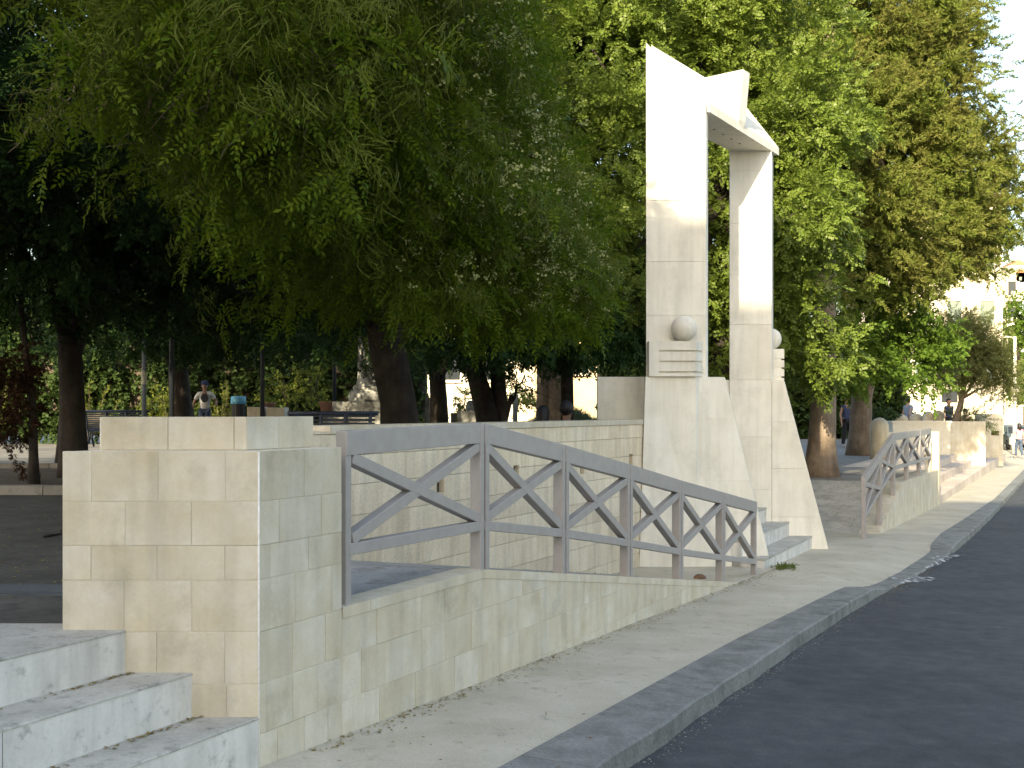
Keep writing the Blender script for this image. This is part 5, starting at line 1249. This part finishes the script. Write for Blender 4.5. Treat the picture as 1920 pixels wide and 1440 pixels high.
# ------------------------------------------------------------------ litter, leaves, splashes
def flecks(name, label, pts, size, mat='leaf_fallen', lift=.004):
    Q = []
    for (x, y, z) in pts:
        a = rnd.uniform(0, 6.28); d = np.array([math.cos(a), math.sin(a), rnd.uniform(-.05, .2)]); s = np.array([-math.sin(a), math.cos(a), rnd.uniform(-.15, .15)]); l = size * rnd.uniform(.6, 1.3)
        Q.append(kite(np.array([x, y, z + lift]), d, s, l, l * .5, .45))
    V = np.array(Q).reshape(-1, 3); return tag(raw_mesh(name, V, np.arange(len(V)).reshape(-1, 4), mat), label, 'leaves', kind='stuff')
pts = []
for k in range(1500): x, y = rnd.uniform(-6.5, -1.5), 5.2 + abs(rnd.gauss(0, 2.6)); pts.append((x, y, .0 if y < 11.7 else .03))
flecks('fallen_leaves', 'scattered small yellow leaves on the shaded plaza', pts, .028)
pts = []
for k in range(900):
    t = rnd.uniform(.3, 9.0) ** 1.0; pts.append(tuple(W(t, abs(rnd.gauss(0, .07)) + .012, zpav(t))))
for k in range(260):
    t = rnd.uniform(7.0, 9.4); n = rnd.gauss(.1, .2); pts.append(tuple(W(t, max(n, .02), zpav(t))))
for k in range(220):
    t = rnd.uniform(-2, 14); n = rnd.uniform(.05, 1.1); pts.append(tuple(W(t, n, zpav(t) + .006)))
for k in range(200):
    t = rnd.gauss(9.2, .8); pts.append(tuple(W(t, k_out(t) + abs(rnd.gauss(.03, .05)), zpav(t) - .1)))
for k in range(160):
    i = rnd.choice((0, 1)); t = -abs(rnd.gauss(0, .35)) - .12; pts.append(tuple(W(t, (-.47, -.225)[i] + abs(rnd.gauss(0, .012)), (-.176, -.358)[i])))
for k in range(120):
    t = rnd.uniform(4.5, 8.2); pts.append(tuple(W(t, rnd.uniform(-1.3, -.9), zr(t) - .012)))
flecks('fallen_leaves', 'small dry leaves and flowers gathered along wall foot and kerb', pts, .021)
pts = []
for k in range(2600):
    t = rnd.uniform(.3, 30); pts.append(tuple(W(t, k_out(t) + .014 + abs(rnd.gauss(0, .045)), zpav(t) - .103)))
flecks('gutter_grit', 'pale sandy grit lying in the gutter along the kerb', pts, .016, 'grit', .003)
n = 60; P = np.array([tuple(W(8.9 + NR.normal() * .12, .10 + NR.normal() * .05, zpav(8.9))) for _ in range(n)]); Dd = np.stack([NR.normal(size=n) * .6, NR.normal(size=n) * .6, np.ones(n)], 1)
V, Q = scatter([spray_leaf(6, .03, .05, .012, .5, 0)], P, Dd, NR.uniform(.6, 1.1, n)); tag(raw_mesh('weeds', V, Q, 'grass_mat'), 'little green weeds growing in the pavement by the gate', 'weeds', kind='stuff')
def splash(label, pix, dz):
    pts = []
    for (px, py) in pix:
        lo, hi = 2.0, 60.0
        for _ in range(40):
            Y = (lo + hi) / 2; q = at(px, py, Y); a = np.array([q.x, q.y]) - P0; t, nn_ = float(a @ D), float(a @ N)
            z = zpav(t) - .105 + .012 * math.sin(.35 * nn_) if nn_ > k_out(t) + .015 else zpav(t) + .004 - k_drop(t)
            if q.z > z + dz: lo = Y
            else: hi = Y
        pts.append(at(px, py, lo))
    m = MB(); c = sum(pts, Vector()) / len(pts); n = len(pts)
    m.add(pts + [c], [(i, (i + 1) % n, n) for i in range(n)]); o = m.build('paint_splash', 'white_splash'); tag(o, label, 'paint stain', 'white stains by the dropped kerb'); return o
splash('white paint stain on the road beyond the dropped kerb', [(1744, 1046), (1765, 1040), (1811, 1040), (1785, 1046), (1776, 1051), (1757, 1060), (1731, 1066), (1750, 1056), (1755, 1050)], .006)
splash('longer white paint streak running down to the gutter', [(1655, 1079), (1690, 1083), (1738, 1080), (1756, 1085), (1740, 1090), (1700, 1093), (1670, 1098), (1690, 1090), (1672, 1084)], .006)
tw_ = MB()
for (x, y, l, a) in ((-3.35, 8.1, .5, .1), (-3.0, 7.9, .28, .25), (-2.75, 6.8, .35, .15), (-3.3, 7.7, .25, 1.4)):
    d = Vector((math.cos(a), math.sin(a), 0)); tw_.tube(wiggle(Vector((x, y, .012)), Vector((x, y, .012)) + d * l, 5, .06), [.008, .01, .009, .008, .006, .003], 5)
tag(tw_.build('fallen_twigs', 'bark'), 'dark broken twigs lying on the shaded plaza', 'twigs', kind='stuff')
